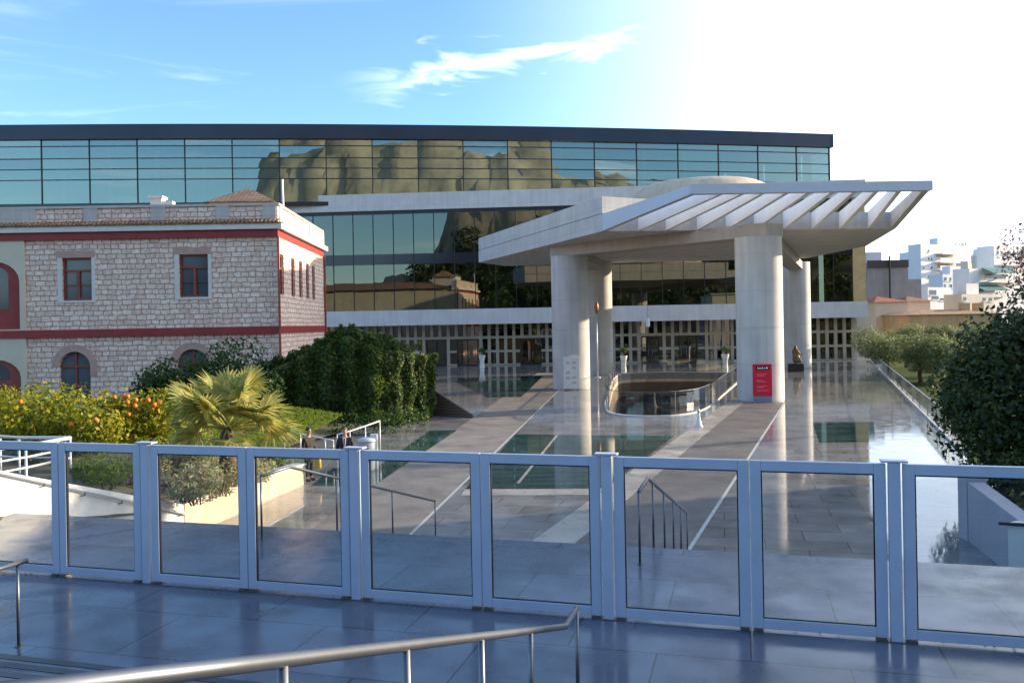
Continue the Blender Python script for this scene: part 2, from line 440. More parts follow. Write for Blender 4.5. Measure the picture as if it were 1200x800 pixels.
    def build(self, name, mat, parent=None, smooth=False, bevel=0.0, fix=False):
        me = bpy.data.meshes.new(name)
        me.from_pydata(self.v, [], self.f)
        mats = mat if isinstance(mat, (list, tuple)) else [mat]
        for mm in mats: me.materials.append(MATS[mm])
        if len(mats) > 1:
            for p, i in zip(me.polygons, self.m): p.material_index = i
        if fix:
            bm = bmesh.new(); bm.from_mesh(me); bmesh.ops.recalc_face_normals(bm, faces=bm.faces); bm.to_mesh(me); bm.free()
        uv = me.uv_layers.new(name='UVMap')
        for p in me.polygons:
            nrm = p.normal
            if abs(nrm.z) > 0.85: tx, ty = Vector((1, 0, 0)), Vector((0, 1, 0))
            else:
                tx = Vector((-nrm.y, nrm.x, 0)).normalized(); ty = nrm.cross(tx)
            for li in p.loop_indices:
                co = me.vertices[me.loops[li].vertex_index].co
                uv.data[li].uv = (co.dot(tx), co.dot(ty))
        if smooth: me.polygons.foreach_set('use_smooth', [True] * len(me.polygons))
        o = bpy.data.objects.new(name, me); COL.objects.link(o)
        if parent is not None: put(o, parent)
        if bevel:
            b = o.modifiers.new('bevel', 'BEVEL'); b.width = bevel; b.segments = 2; b.limit_method = 'ANGLE'; b.angle_limit = R(40)
        return o

def put(o, parent):
    """parent a mesh modelled in world coordinates under a thing, keeping its place"""
    o.parent = parent
    base = Vector(parent.get('_w', (0, 0, 0)))
    if o.type == 'MESH' and base.length > 0:
        o.data.transform(Matrix.Translation(-base))

def thing(name, label, cat, loc=(0, 0, 0), group=None):
    o = bpy.data.objects.new(name, None); COL.objects.link(o)
    o.empty_display_size = 0.3
    o.location = loc; o['_w'] = tuple(loc)
    o['label'] = label; o['category'] = cat
    if group: o['group'] = group
    return o

def tag(o, label, cat, group=None, kind=None):
    o['label'] = label; o['category'] = cat
    if group: o['group'] = group
    if kind: o['kind'] = kind
    return o

def struct(o): o['kind'] = 'structure'; return o

def dup(root, loc, label=None, rz=0.0):
    r = root.copy(); COL.objects.link(r); r.location = loc; r.rotation_euler = (0, 0, rz); r['_w'] = tuple(loc)
    if label: r['label'] = label
    for ch in list(root.children):
        c = ch.copy(); COL.objects.link(c); c.parent = r
        for g in list(ch.children):
            d = g.copy(); COL.objects.link(d); d.parent = c
    return r

def sub(o, parent):
    """make o a sub-part of a part (both in the same local coordinates)"""
    o.parent = parent
    w = Vector(parent.parent.get('_w', (0, 0, 0))) if parent.parent else Vector((0, 0, 0))
    if w.length > 0: o.data.transform(Matrix.Translation(-w))
    return o

def frame2(O, d):
    """local frame: s along d, w = to the left-hand normal (away from the viewer for d = +x), z up"""
    d = Vector((d[0], d[1])).normalized(); n = Vector((-d.y, d.x)); O = Vector((O[0], O[1]))
    def fr(s, w, z): return (O.x + d.x * s + n.x * w, O.y + d.y * s + n.y * w, z)
    fr.O, fr.d, fr.n = O, d, n
    return fr

def spx(fr, px, py=380, w=0.0):
    """s on a vertical plane (frame fr, depth w) where the photo column px meets it; also the height"""
    a, b = ray(px, py)
    O = fr.O + fr.n * w
    # (a*Y, Y) = O + d*s
    Y = (O.x * fr.d.y - O.y * fr.d.x) / (a * fr.d.y - fr.d.x)
    s = (Vector((a * Y, Y)) - O).dot(fr.d)
    return s, ZC - b * Y

def arch(s0, s1, z0, zs, zt, n=10):
    """opening outline: jambs from z0 to the springing zs, curved head up to zt (ccw)"""
    c, r, h = (s0 + s1) / 2, (s1 - s0) / 2, zt - zs
    pts = [(s0, z0), (s1, z0)]
    for i in range(n + 1):
        a = math.pi * i / n
        pts.append((c + r * math.cos(a), zs + h * math.sin(a)))
    return pts

# ------------------------------------------------------------------ foliage
def rand_dirs(n):
    v = rng.normal(size=(n, 3)); return v / np.linalg.norm(v, axis=1)[:, None]

def leaves(name, P, N, size, mat, parent=None, aspect=0.55, jitter=0.9, fold=True):
    """one small folded leaf (two triangles fan) per point, roughly facing N"""
    n = len(P)
    N = N + rand_dirs(n) * jitter
    N /= np.linalg.norm(N, axis=1)[:, None]
    t = rand_dirs(n); t -= (t * N).sum(1)[:, None] * N; t /= np.linalg.norm(t, axis=1)[:, None] + 1e-9
    b = np.cross(N, t)
    s = size * rng.uniform(0.6, 1.35, n)[:, None]
    h = s * 0.5
    v = np.stack([P - t * h, P + b * h * aspect - N * h * 0.25, P + t * h, P - b * h * aspect - N * h * 0.25], 1).reshape(-1, 3)
    me = bpy.data.meshes.new(name)
    me.vertices.add(4 * n); me.vertices.foreach_set('co', v.astype(np.float32).ravel())
    me.loops.add(4 * n); me.loops.foreach_set('vertex_index', np.arange(4 * n, dtype=np.int32))
    me.polygons.add(n); me.polygons.foreach_set('loop_start', np.arange(0, 4 * n, 4, dtype=np.int32))
    me.polygons.foreach_set('loop_total', np.full(n, 4, dtype=np.int32))
    me.update(); me.validate()
    me.materials.append(MATS[mat])
    o = bpy.data.objects.new(name, me); COL.objects.link(o)
    if parent is not None: put(o, parent)
    return o

def lump_points(lumps, density, shell=0.35, squash=0.8, rough=0.25):
    """points through the outer shell of several rough ellipsoids (centre, radius)"""
    Ps, Ns = [], []
    for c, r in lumps:
        n = int(density * r * r)
        d = rand_dirs(n)
        # uneven outline from a few random bumps
        k = rand_dirs(9); amp = rng.uniform(-1, 1, 9)
        bump = 1 + rough * (np.clip((d @ k.T), 0, 1) ** 4 * amp).sum(1)
        rad = r * bump * (1 - shell * rng.uniform(0, 1, n) ** 2)
        p = d * rad[:, None]; p[:, 2] *= squash
        keep = rng.uniform(0, 1, n) < 0.55 + 0.45 * np.sin(d @ (k[0] * 6) + 1.3 * np.sin(d @ (k[1] * 9)))
        Ps.append((p + np.array(c))[keep]); Ns.append(d[keep])
    return np.concatenate(Ps), np.concatenate(Ns)

def limb(mb, a, b, r0, r1, k=4, wob=0.12):
    a, b = Vector(a), Vector(b); L = (b - a).length
    pts, rr = [], []
    for i in range(k + 1):
        t = i / k
        p = a.lerp(b, t)
        if 0 < i < k: p += Vector((random.uniform(-1, 1), random.uniform(-1, 1), 0)) * L * wob * 0.5
        pts.append(p); rr.append(r0 + (r1 - r0) * t)
    mb.tube(pts, rr, 8)

def tree(name, label, cat, base, lumps, leafm, density, size, trunk_r=0.2, group=None, shell=0.5, squash=0.8, branch=True, rough=0.25, aspect=0.55):
    t = thing(name, label, cat, base, group)
    mb = MB()
    cen = sum((Vector(c) for c, r in lumps), Vector()) / len(lumps)
    base = Vector(base)
    fork = base.lerp(Vector((base.x * 0.5 + cen.x * 0.5, base.y * 0.5 + cen.y * 0.5, cen.z)), 0.5)
    limb(mb, base - Vector((0, 0, 0.1)), fork, trunk_r, trunk_r * 0.7)
    if branch:
        for c, r in lumps: limb(mb, fork, Vector(c) + Vector((0, 0, r * 0.3)), trunk_r * 0.5, trunk_r * 0.12, 4, 0.2)
    mb.build('trunk', 'bark', t, smooth=True)
    P, N = lump_points(lumps, density, shell, squash, rough)
    leaves('crown', P, N, size, leafm, t, aspect)
    return t

# ================================================================== SETTING
def sheet(name, poly, z, mat, holes=(), thick=0.0):
    mb = MB()
    fr = lambda s, w, zz: (s, zz, z - w)
    if thick or holes:
        mb.plate([tuple(p) for p in poly], [list(h) for h in holes], fr, 0.0, thick or 0.02)
    else:
        mb.add([(p[0], p[1], z) for p in poly], [tuple(range(len(poly)))])
    o = mb.build(name, mat, fix=False)
    # upward normals
    bm = bmesh.new(); bm.from_mesh(o.data)
    bmesh.ops.recalc_face_normals(bm, faces=bm.faces)
    if not (thick or holes):
        for f in bm.faces:
            if f.normal.z < 0: f.normal_flip()
    bm.to_mesh(o.data); bm.free()
    return struct(o)

# ground to the horizon

# terrace edge (upper level, z = 2): line and the perpendicular going down the steps
TZ = 2.0
E0, E1 = Vector((-9.0, 14.85)), Vector((5.85, 10.6))
ed = (E1 - E0).normalized()            # along the edge to the right
pn = Vector((-ed.y, ed.x))             # away from the viewer
TF = frame2(E0, ed)                    # s along the edge, w beyond it
EL = (E1 - E0).length

mb = MB()
def tf(s, w): 
    p = TF(s, w, 0); return (p[0], p[1])
# first riser towards the viewer
mb.prism([tf(-14, -5.55), tf(26, -5.55), tf(26, 0), tf(-14, 0)], -1.5, TZ)
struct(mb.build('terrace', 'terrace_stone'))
# steps up towards the viewer
mb = MB()
w = -5.55
for i in range(9):
    z1 = TZ + 0.15 * (i + 1)
    w2 = w - 0.46 if i < 8 else -22
    mb.prism([tf(-14, w2), tf(26, w2), tf(26, w), tf(-14, w)], 0, z1)
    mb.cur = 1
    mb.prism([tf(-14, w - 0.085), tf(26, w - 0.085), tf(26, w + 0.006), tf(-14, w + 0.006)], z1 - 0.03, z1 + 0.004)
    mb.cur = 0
    w = w2
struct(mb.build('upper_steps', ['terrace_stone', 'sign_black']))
# steps down to the plaza
mb = MB()
NS = 13; TR = 0.53
for i in range(NS - 1):
    z1 = TZ - TZ / NS * (i + 1)
    mb.prism([tf(-2.0, i * TR), tf(21, i * TR), tf(21, (i + 1) * TR), tf(-2.0, (i + 1) * TR)], -0.5, z1)
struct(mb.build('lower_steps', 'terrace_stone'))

# floor opening outline (light well in the plaza)
def smoothloop(pts, it=2):
    for _ in range(it):
        q = []
        for i in range(len(pts)):
            a, b = Vector(pts[i]), Vector(pts[(i + 1) % len(pts)])
            q += [tuple(a * 0.75 + b * 0.25), tuple(a * 0.25 + b * 0.75)]
        pts = q
    return pts
WELL = smoothloop([tuple(G(a_, b_).xy) for a_, b_ in ((711, 480), (722, 486), (760, 488), (803, 486), (829, 479), (850, 459), (871, 440.5), (866, 436), (733, 436.5), (720, 441), (713, 464))], 2)

sheet('ground', [(-1500, -400), (1500, -400), (1500, 2500), (-1500, 2500)], -1.6, 'city_ground', [WELL])

# plaza (bounded on the right by the glass balustrade line)
B0, B1 = G(1127, 530), G(1024, 427)
bdir = (B1 - B0).normalized()
Bn = B0 - bdir * 13.5
Bf = B1 + bdir * 22
plz = [(-60, 13.5), (-9, 13.5), tf(0, 5), (tf(0, 5)[0] + 1, 16), (8.5, 13.0), (10.2, 17.2), (B0.x + 0.12, B0.y), (Bf.x, Bf.y), (-70, Bf.y)]
plz = [(-60, 21), (-8.3, 21), (-8.3, 15), (9.4, 12.0), (10.25, 17.2), (10.6, 19.4), (B0.x - bdir.x * 8, B0.y - bdir.y * 8), (B0.x, B0.y), (Bf.x, Bf.y), (-70, Bf.y)]
sheet('plaza', plz, 0.0, 'plaza_stone', [WELL], 0.6)
# well walls and floor
mb = MB()
n = len(WELL)
for i in range(n):
    a, b = WELL[i], WELL[(i + 1) % n]
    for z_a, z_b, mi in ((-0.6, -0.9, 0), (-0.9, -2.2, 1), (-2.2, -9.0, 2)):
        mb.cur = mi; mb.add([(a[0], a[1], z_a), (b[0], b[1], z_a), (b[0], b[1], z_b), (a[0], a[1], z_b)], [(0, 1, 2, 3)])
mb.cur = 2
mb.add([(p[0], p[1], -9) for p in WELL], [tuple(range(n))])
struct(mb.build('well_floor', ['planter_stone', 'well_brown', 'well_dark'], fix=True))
mb = MB()
inn = WELL
cx_, cy_ = sum(p[0] for p in WELL) / n, sum(p[1] for p in WELL) / n
outl = [(cx_ + (p[0] - cx_) * 1.035, cy_ + (p[1] - cy_) * 1.014) for p in WELL]
for i in range(n):
    j = (i + 1) % n
    mb.hexa([(*inn[i], -0.6), (*inn[j], -0.6), (*outl[j], -0.002), (*outl[i], -0.002), (*inn[i], 0.05), (*inn[j], 0.05), (*outl[j], 0.05), (*outl[i], 0.05)])
struct(mb.build('well_kerb', 'concrete_band', fix=True))

# paths
def quadpath(name, l, r, mat, z=0.004): return sheet(name, [tuple(p) for p in l] + [tuple(p) for p in reversed(r)], z, mat)
pl0, pl1 = Vector((-5.35, 20.2)), Vector((2.6, 89))
pr0, pr1 = Vector((-2.75, 20.0)), Vector((6.3, 86))
quadpath('path', [pl0, pl1], [pr0, pr1], 'path_stone')
quadpath('path_edge', [pr0 + Vector((0.0, 0)), pr1], [pr0 + Vector((0.09, 0)), pr1 + Vector((0.09, 0))], 'white_line', 0.008)
ql0, ql1 = Vector((1.3, 19.6)), Vector((14.1, 52.4))
qr0, qr1 = Vector((3.75, 18.9)), Vector((16.6, 52.4))
quadpath('path', [ql0, ql1], [qr0, qr1], 'path_stone_dark')
quadpath('path_border', [ql0 - Vector((1.1, 0)), ql1 - Vector((1.1, 0)) + Vector((1.4, 3.6))], [ql0 - Vector((0.01, 0)), ql1 - Vector((0.01, 0)) + Vector((1.4, 3.6))], 'border_stone', 0.004)
quadpath('path_edge', [qr0, qr1], [qr0 + Vector((0.10, 0)), qr1 + Vector((0.10, 0))], 'white_line', 0.008)
# glass floors over the excavation
sheet('glass_floor', [(-1.55, 26.6), (2.75, 26.3), (7.15, 38.0), (0.1, 39.6)], 0.005, 'glass_floor')
sheet('glass_floor', [(-6.6, 27.6), (-4.55, 27.4), (-2.75, 41.6), (-4.1, 41.6), (-5.0, 31.0), (-6.6, 31.0)], 0.005, 'glass_floor')
sheet('glass_floor', [(12.6, 35.2), (14.9, 35.2), (17.7, 42.0), (14.7, 42.0)], 0.005, 'glass_floor')
sheet('glass_floor', [(-1.8, 60), (0.6, 60), (3.0, 84), (-6.5, 84)], 0.005, 'glass_floor')
sheet('path_edge', [(-1.62, 25.6), (2.35, 25.3), (2.72, 26.24), (-1.56, 26.54)], 0.006, 'border_stone')
# glazing joint across the big glass floor
sheet('path_edge', [(0.05, 27.4), (0.16, 27.4), (2.01, 38.9), (1.9, 38.9)], 0.011, 'border_stone')

# planted bed on the left, sloping up away from the side wall
bed = [(-8.35, 14.4), (-7.05, 28.2), (-9.5, 33.0), (-7.0, 45), (-14.0, 51.5), (-80, 51.5), (-80, 17)]
mb = MB()
zz = [2.2, 0.45, 0.4, 0.1, 0.2, 0.6, 2.6]
pts = [(p[0], p[1]) for p in bed]
gx, gy = np.meshgrid(np.linspace(0, 1, 24), np.linspace(0, 1, 30))
# lofted sheet: right boundary curve to far left
rb = [Vector((-8.35, 12.5, 2.25)), Vector((-8.2, 21, 0.75)), Vector((-7.05, 28.2, 0.5)), Vector((-10.0, 33.0, 0.3)), Vector((-7.2, 44.5, 0.1)), Vector((-14.6, 51.0, 0.2))]
nb = 26
pb = []
for i in range(nb):
    t = i / (nb - 1) * (len(rb) - 1); k = min(int(t), len(rb) - 2)
    pb.append(rb[k].lerp(rb[k + 1], t - k))
nc = 22
for i, p in enumerate(pb):
    for j in range(nc):
        t = (j / (nc - 1)) ** 1.6
        zb = p.z + (1 - math.exp(-t * 20)) * (1.1 if p.y < 40 else 0.2) + 0.1 * math.sin(i * 1.3 + j * 0.9)
        mb.v.append((p.x - 0.05 + t * (-80 - p.x), p.y + t * 2, zb if j else p.z - 0.05))
for i in range(nb - 1):
    for j in range(nc - 1):
        a = i * nc + j
        mb.f.append((a, a + nc, a + nc + 1, a + 1)); mb.m.append(0)
struct(mb.build('garden_ground', 'soil', smooth=True, fix=True))
# lower garden right of the balustrade
sheet('olive_garden_ground', [(B0.x + 0.15 - bdir.x * 14, B0.y - bdir.y * 14), (140, 10), (140, 150), (Bf.x + 0.15, Bf.y)], -0.8, 'grass_base')

# the rocky hill behind the viewer (seen in the glass) and its wooded foot
mb = MB()
nx, ny = 110, 26
def hill_h(x, y):
    t = (-y - 30) / 120.0
    left = 1 / (1 + math.exp(-(x + 66) / 3.0)); 
    right = 1 - 0.3 / (1 + math.exp(-(x - 130) / 16.0)) - 0.6 / (1 + math.exp(-(x - 230) / 25))
    foot = max(0.0, min(1.0, t)) * 38
    cliff = 50 / (1 + math.exp(-(-y - 150) / 2.5)) * left * right
    return -1.5 + foot * (0.35 + 0.65 * min(1, max(0, (x + 150) / 120))) + cliff + 0.8 * math.sin(x * 0.11 + y * 0.13) + 0.7 * math.sin(x * 0.31 - y * 0.31) * (t > 0.5)
for i in range(nx):
    for j in range(ny):
        x = -170 + 480 * i / (nx - 1)
        yj = [-26, -34, -44, -56, -70, -86, -100, -114, -126, -136, -142, -146, -148, -150, -152, -154, -157, -162, -170, -180, -195, -210, -230, -250, -270, -300][j]
        mb.v.append((x + 1.5 * math.sin(j * 2.1 + i), yj + (random.uniform(-3, 3) if 10 < j < 17 else 0), hill_h(x, yj) + random.uniform(-0.7, 0.7) * (2.6 if 10 < j < 20 else 1.0)))
for i in range(nx - 1):
    for j in range(ny - 1):
        a = i * ny + j
        mb.f.append((a, a + 1, a + ny + 1, a + ny)); mb.m.append(0 if j > 10 else 1)
struct(mb.build('hill', ['rock', 'soil'], smooth=True, fix=True))
wl = []
for i in range(290):
    x, y = random.uniform(-75, 230), random.uniform(-147, -32)
    wl.append(((x, y, hill_h(x, y) + 3.0), random.uniform(4.0, 7.0)))
P, N = lump_points(wl, 16, 0.4, 0.9, 0.3)
tag(leaves('woodland', P, N, 1.5, 'leaf_dark'), 'dark wooded foot of the hill opposite the museum', 'woodland', kind='stuff')

# ================================================================== MUSEUM
a0 = U(350, 380, 107.0); a1 = U(1010, 380, 102.0)
MF = frame2((a0.x, a0.y), (a1.x - a0.x, a1.y - a0.y))
SR = spx(MF, 1016)[0]; SL = -58.0
mus = thing('museum_building', 'long modern museum with teal glass top gallery, pale concrete bands and latticed ground floor', 'museum', MF(SR / 2, 3, 0))
def mpart(mb, name, mat, **k): return mb.build(name, mat, mus, **k)

Z1, Z2, Z3, Z4 = 5.2, 7.1, 19.5, 21.6
mb = MB(); mb.box(SL, SR, -0.3, 2.2, Z1, Z2, MF); mpart(mb, 'lower_band', 'concrete_band')
mb = MB(); mb.box(SL, SR, -0.3, 30, Z3, Z4, MF); mpart(mb, 'upper_band', 'concrete_band')
# soffit and floor slab behind the lower band
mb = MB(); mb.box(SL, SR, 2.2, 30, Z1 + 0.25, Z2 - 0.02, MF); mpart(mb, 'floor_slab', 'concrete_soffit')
# ground floor: glass + lattice
sA, sB = spx(MF, 376)[0] - 14, spx(MF, 1001, w=2.5)[0]
mb = MB(); mb.box(sA, sB, 2.62, 2.66, 0.1, Z1 + 0.2, MF); mpart(mb, 'ground_glass', 'dark_glass')
mb = MB()
doors = [(spx(MF, p, w=2.5)[0], spx(MF, q, w=2.5)[0]) for p, q in ((499, 523), (535, 560), (609, 634), (751, 772), (795, 817))]
pitch = 1.04
k = int((sB - sA) / pitch)
def indoor(s): return any(a - 0.1 < s < b + 0.1 for a, b in doors)
mb_l = MB()
for i in range(k + 1):
    s = sB - 0.2 - i * pitch
    z0 = 3.62 if indoor(s) else 0.02
    mb_l.box(s - 0.19, s + 0.19, 2.3, 2.61, z0, Z1 + 0.22, MF)
cuts = sorted(doors)
for za, zb, dd in ((3.36, 3.68, False), (1.62, 1.92, True), (0.02, 0.2, True)):
    segs = [(sA, sB)]
    if dd:
        segs = []; cur = sA
        for a, b in cuts: segs.append((cur, a)); cur = b
        segs.append((cur, sB))
    for a, b in segs: mb_l.box(a, b, 2.33, 2.60, za, zb, MF)
mpart(mb_l, 'window_lattice', 'lattice')
for a, b in doors:
    mb = MB()
    for s in (a, (a + b) / 2 - 0.05, b - 0.12): mb.box(s, s + 0.12, 2.38, 2.55, 0.02, 3.34, MF)
    mb.box(a + 0.12, b - 0.12, 2.40, 2.54, 3.18, 3.34, MF); mb.box(a + 0.12, b - 0.12, 2.40, 2.54, 0.02, 0.14, MF)
    d = mpart(mb, 'door', 'dark_metal')
    c = (a + b) / 2
    for s in (c - 0.25, c + 0.25): mb = MB(); mb.tube([MF(s, 2.33, 0.9), MF(s, 2.33, 1.7)], 0.025, 6); sub(mb.build('handle', 'steel'), d)
# ground floor interior
mb = MB(); mb.box(sA, sB, 12.0, 12.2, 0, Z1 + 0.2, MF); mb.box(sA, sB, 2.7, 12.0, 0.0, 0.03, MF)
mpart(mb, 'lobby_wall', 'interior_dark')
# mid glass
sG = spx(MF, 1000)[0]
mb = MB()
s0 = spx(MF, 392.2)[0]
pitch2 = (spx(MF, 606)[0] - s0) / 9
mbw = MB()
ss = [SL] + [s0 + i * pitch2 for i in range(-14, 40) if SL < s0 + i * pitch2 < sG - 0.1] + [sG]
for a, b in zip(ss[:-1], ss[1:]):
    for z_a, z_b in ((Z2, 13.45), (13.45, Z3)):
        w_ = [random.uniform(0.0, 0.010) for _ in range(3)]
        P_ = [(a, w_[0], z_a), (b, w_[1], z_a), (b, w_[1] + .02, z_a), (a, w_[0] + .02, z_a), (a, w_[2], z_b), (b, w_[1] + w_[2] - w_[0], z_b), (b, w_[1] + w_[2] - w_[0] + .02, z_b), (a, w_[2] + .02, z_b)]
        mbw.hexa([MF(*p) for p in P_])
mpart(mbw, 'gallery_window', 'facade_glass')
for i in range(-14, 40):
    s = s0 + i * pitch2
    if SL < s < sG - 0.1:
        mb = MB(); mb.box(s - 0.04, s + 0.04, -0.10, -0.032, Z2 + 0.002, Z3 - 0.002, MF); mpart(mb, 'mullion', 'dark_metal')
mb = MB(); mb.box(SL, sG, -0.03, -0.004, Z3 - 0.45, Z3 - 0.003, MF); mpart(mb, 'head_rail', 'dark_metal')
mb = MB(); mb.box(SL, sG, 0.15, 6.0, 13.3, 14.5, MF); mpart(mb, 'mezzanine_slab', 'interior_dark')
mb = MB(); mb.box(SL, sG, -0.03, -0.004, 12.8, 14.1, MF); mpart(mb, 'spandrel', 'fascia_dark')
mb = MB(); mb.box(SL, sG, 14, 14.3, Z2, Z3, MF); mb.box(SL, SL + 0.3, 0.1, 14, Z2, Z3, MF); mpart(mb, 'inner_wall', 'interior_grey')
for i in range(12):
    s = -20 + i * 7.6
    if s < sG - 1:
        mb = MB(); mb.lathe(MF(s, 3.8, Z2), [(0.55, 0), (0.55, Z3 - Z2)], 20); mpart(mb, 'inner_column', 'interior_grey', smooth=True)
# warm return wall at the right end
mb = MB(); mb.box(sG + 0.06, SR - 0.05, -0.1, 12, Z2, Z3, MF); mpart(mb, 'end_pier', 'tan_panel')
# right end wall of the ground floor
mb = MB(); mb.box(sB, sB + 0.3, 2.4, 30, 0, Z1 + 0.2, MF); mpart(mb, 'end_wall', 'concrete')
# ground floor piers under the band behind the lattice not visible; roof plate
# ---- top gallery, twisted from the block below
g0 = U(0, 380, 104.0); g1 = U(975, 380, 117.5)
GF0 = frame2((g0.x, g0.y), (g1.x - g0.x, g1.y - g0.y))
GL = (Vector((g1.x, g1.y)) - Vector((g0.x, g0.y))).length
def GF(s, w, z):
    t = (s - GL / 2) / (GL / 2)
    return GF0(s, w - 2.6 * max(0.0, 1 - t * t), z)
sm0 = spx(GF0, 54)[0]; gp = (spx(GF0, 935)[0] - sm0) / 17
ZG = [ZC + v for v in (15.7, 18.6, 19.9, 21.2, 22.7, 23.5, 25.3)]
edges = [sm0 + gp * i for i in range(-3, 18)] + [GL]
mbg, mbv, mbh, mbf, mbi, mbr = MB(), MB(), MB(), MB(), MB(), MB()
for i in range(len(edges) - 1):
    a, b = edges[i], edges[i + 1]
    for z_a, z_b in zip(ZG[0:5], ZG[1:6]):
        w_ = [random.uniform(0.0, 0.02) for _ in range(4)]
        P_ = [(a, w_[0], z_a), (b, w_[1], z_a), (b, w_[1] + .02, z_a), (a, w_[0] + .02, z_a), (a, w_[2], z_b), (b, w_[1] + w_[2] - w_[0], z_b), (b, w_[1] + w_[2] - w_[0] + .02, z_b), (a, w_[2] + .02, z_b)]
        mbg.hexa([GF(*p) for p in P_])
    mbv = MB(); mbv.box(a - 0.06, a + 0.06, -0.1, -0.004, ZG[0], ZG[5], GF); mpart(mbv, 'glass_fin', 'dark_metal')
    for z in ZG[1:5]: mbh.box(a + 0.06, b - 0.06, -0.07, -0.006, z - 0.05, z + 0.05, GF)
    mbf.box(a, b, -0.45, 0.6, ZG[5], ZG[6], GF)
    mbf.box(a, b, -0.2, 1.0, ZG[0] - 0.5, ZG[0], GF)
    mbi.box(a, b, 5.0, 5.2, ZG[0], ZG[5], GF)
    mbr.box(a, b, 0.6, 40, ZG[5] + 0.2, ZG[6] - 0.1, GF)
    mbr.box(a, b, 1.0, 40, ZG[0] - 0.5, ZG[0] - 0.05, GF)
mbv = MB(); mbv.box(GL - 0.06, GL + 0.1, -0.1, 0.1, ZG[0], ZG[5], GF)
for j in range(7):
    mbg.box(GL, GL + 0.04, 0.1 + j * 5.5, 0.1 + j * 5.5 + 5.4, ZG[0], ZG[5], GF)
    for z in ZG[1:5]: mbh.box(GL + 0.04, GL + 0.1, 0.1 + j * 5.5, 5.5 + j * 5.5, z - 0.05, z + 0.05, GF)
mbf.box(GL, GL + 0.45, -0.45, 40, ZG[5], ZG[6], GF)
mpart(mbg, 'top_glass', 'gallery_glass'); mpart(mbv, 'glass_fin', 'dark_metal'); mpart(mbh, 'transom', 'dark_metal')
mpart(mbf, 'roof_fascia', 'fascia_dark'); mpart(mbi, 'frieze_wall', 'interior_stone'); mpart(mbr, 'roof', 'interior_dark')
mb = MB()
for i in range(0, 20):
    s = sm0 + gp * (i + 0.3)
    if s < GL: mb = MB(); mb.lathe(GF(s, 2.4, ZG[0]), [(0.28, 0), (0.28, ZG[5] - ZG[0])], 12); mpart(mb, 'steel_column', 'steel_white')

# exhibits standing behind the mid glass
exh = [(398, 0.8, 1.5), (407, 0.5, 2.3), (443, 0.9, 1.6), (460, 0.6, 2.0), (470, 0.9, 1.2), (505, 0.7, 1.5), (545, 1.4, 2.9), (583, 0.8, 1.6), (592, 0.8, 1.4), (620, 0.55, 2.1)]
exl = ['low white plinth nearest the stone house behind the first floor glass', 'tall slim white statue second from the stone house behind glass',
       'wide white plinth under the house reflection in the glass', 'upright pale statue under the roof reflection in the glass',
       'squat white plinth just right of a pale upright statue', 'small pale torso on plinth in middle of first floor glass',
       'largest white slab exhibit upright behind the first floor glass', 'white bust on plinth left of a lower white one behind glass',
       'low white bust on plinth right of a taller one behind glass', 'slim white statue nearest the left canopy column behind glass']
for (px, wd, h), lb in zip(exh, exl):
    s = spx(MF, px, w=1.6)[0]
    t = thing('exhibit_statue', lb, 'statue', MF(s, 1.6, Z2), 'exhibits behind the first floor glass')
    mb = MB(); mb.box(s - wd / 2, s + wd / 2, 1.6 - 0.3, 1.6 + 0.3, Z2, Z2 + h * 0.5, MF)
    mb.build('plinth', 'marble_white', t)
    mb = MB(); r = wd * 0.36
    if px == 545: mb.box(s - wd / 2, s + wd / 2, 1.45, 1.75, Z2 + h * 0.5, Z2 + h, MF)
    else: mb.lathe(MF(s, 1.6, Z2 + h * 0.5), [(r * .7, 0), (r * .8, h * .15), (r, h * .28), (r * .4, h * .34), (r * .5, h * .42), (r * .45, h * .48), (r * 0.1, h * .5)], 12)
    mb.build('figure', 'marble_white', t, smooth=(px != 545))

# ================================================================== ENTRANCE CANOPY
zs, zm, zt = 11.1, 12.24, 13.4
A = G(561, 307.5, zs); B = G(705.6, 271, zs); C = G(1049.5, 267.8, zs); D = G(1014.5, 288.5, zs)
bk1 = Vector((A.x + 2.5, 87.5, 0)); bk2 = Vector((D.x - 0.5, 84.0, 0))
can = thing('entrance_canopy', 'huge pale concrete entrance canopy with slanted white fins on four round columns', 'canopy', (14, 66, 0))
def cpart(mb, name, mat, **k): return mb.build(name, mat, can, **k)
mb = MB(); mb.prism([(A.x, A.y), (B.x, B.y), (C.x, C.y), (D.x, D.y), (bk2.x, bk2.y), (bk1.x, bk1.y)], zs, zm)
cpart(mb, 'roof_slab', 'concrete', fix=True)
# groove then upper parapet
A2, B2 = A.lerp(B, 0.004), B.lerp(A, 0.004)
off = Vector((0.12, 0.08, 0))
mb = MB(); mb.prism([(A.x + .5, A.y - .6), (B.x + .35, B.y + .35), (C.x - .8, C.y + .6), (D.x - .8, D.y), (bk2.x - .5, bk2.y - .5), (bk1.x + .5, bk1.y - .5)], zm, zm + 0.05)
cpart(mb, 'shadow_gap', 'dark_metal', fix=True)
mb = MB(); mb.prism([(A.x + .02, A.y), (B.x + .03, B.y + .03), (C.x - 5.0, C.y + 6.0), (D.x - 3.0, D.y + 4), (bk2.x - 1, bk2.y), (bk1.x, bk1.y)], zm + 0.05, zt)
cpart(mb, 'roof_parapet', 'concrete', fix=True)
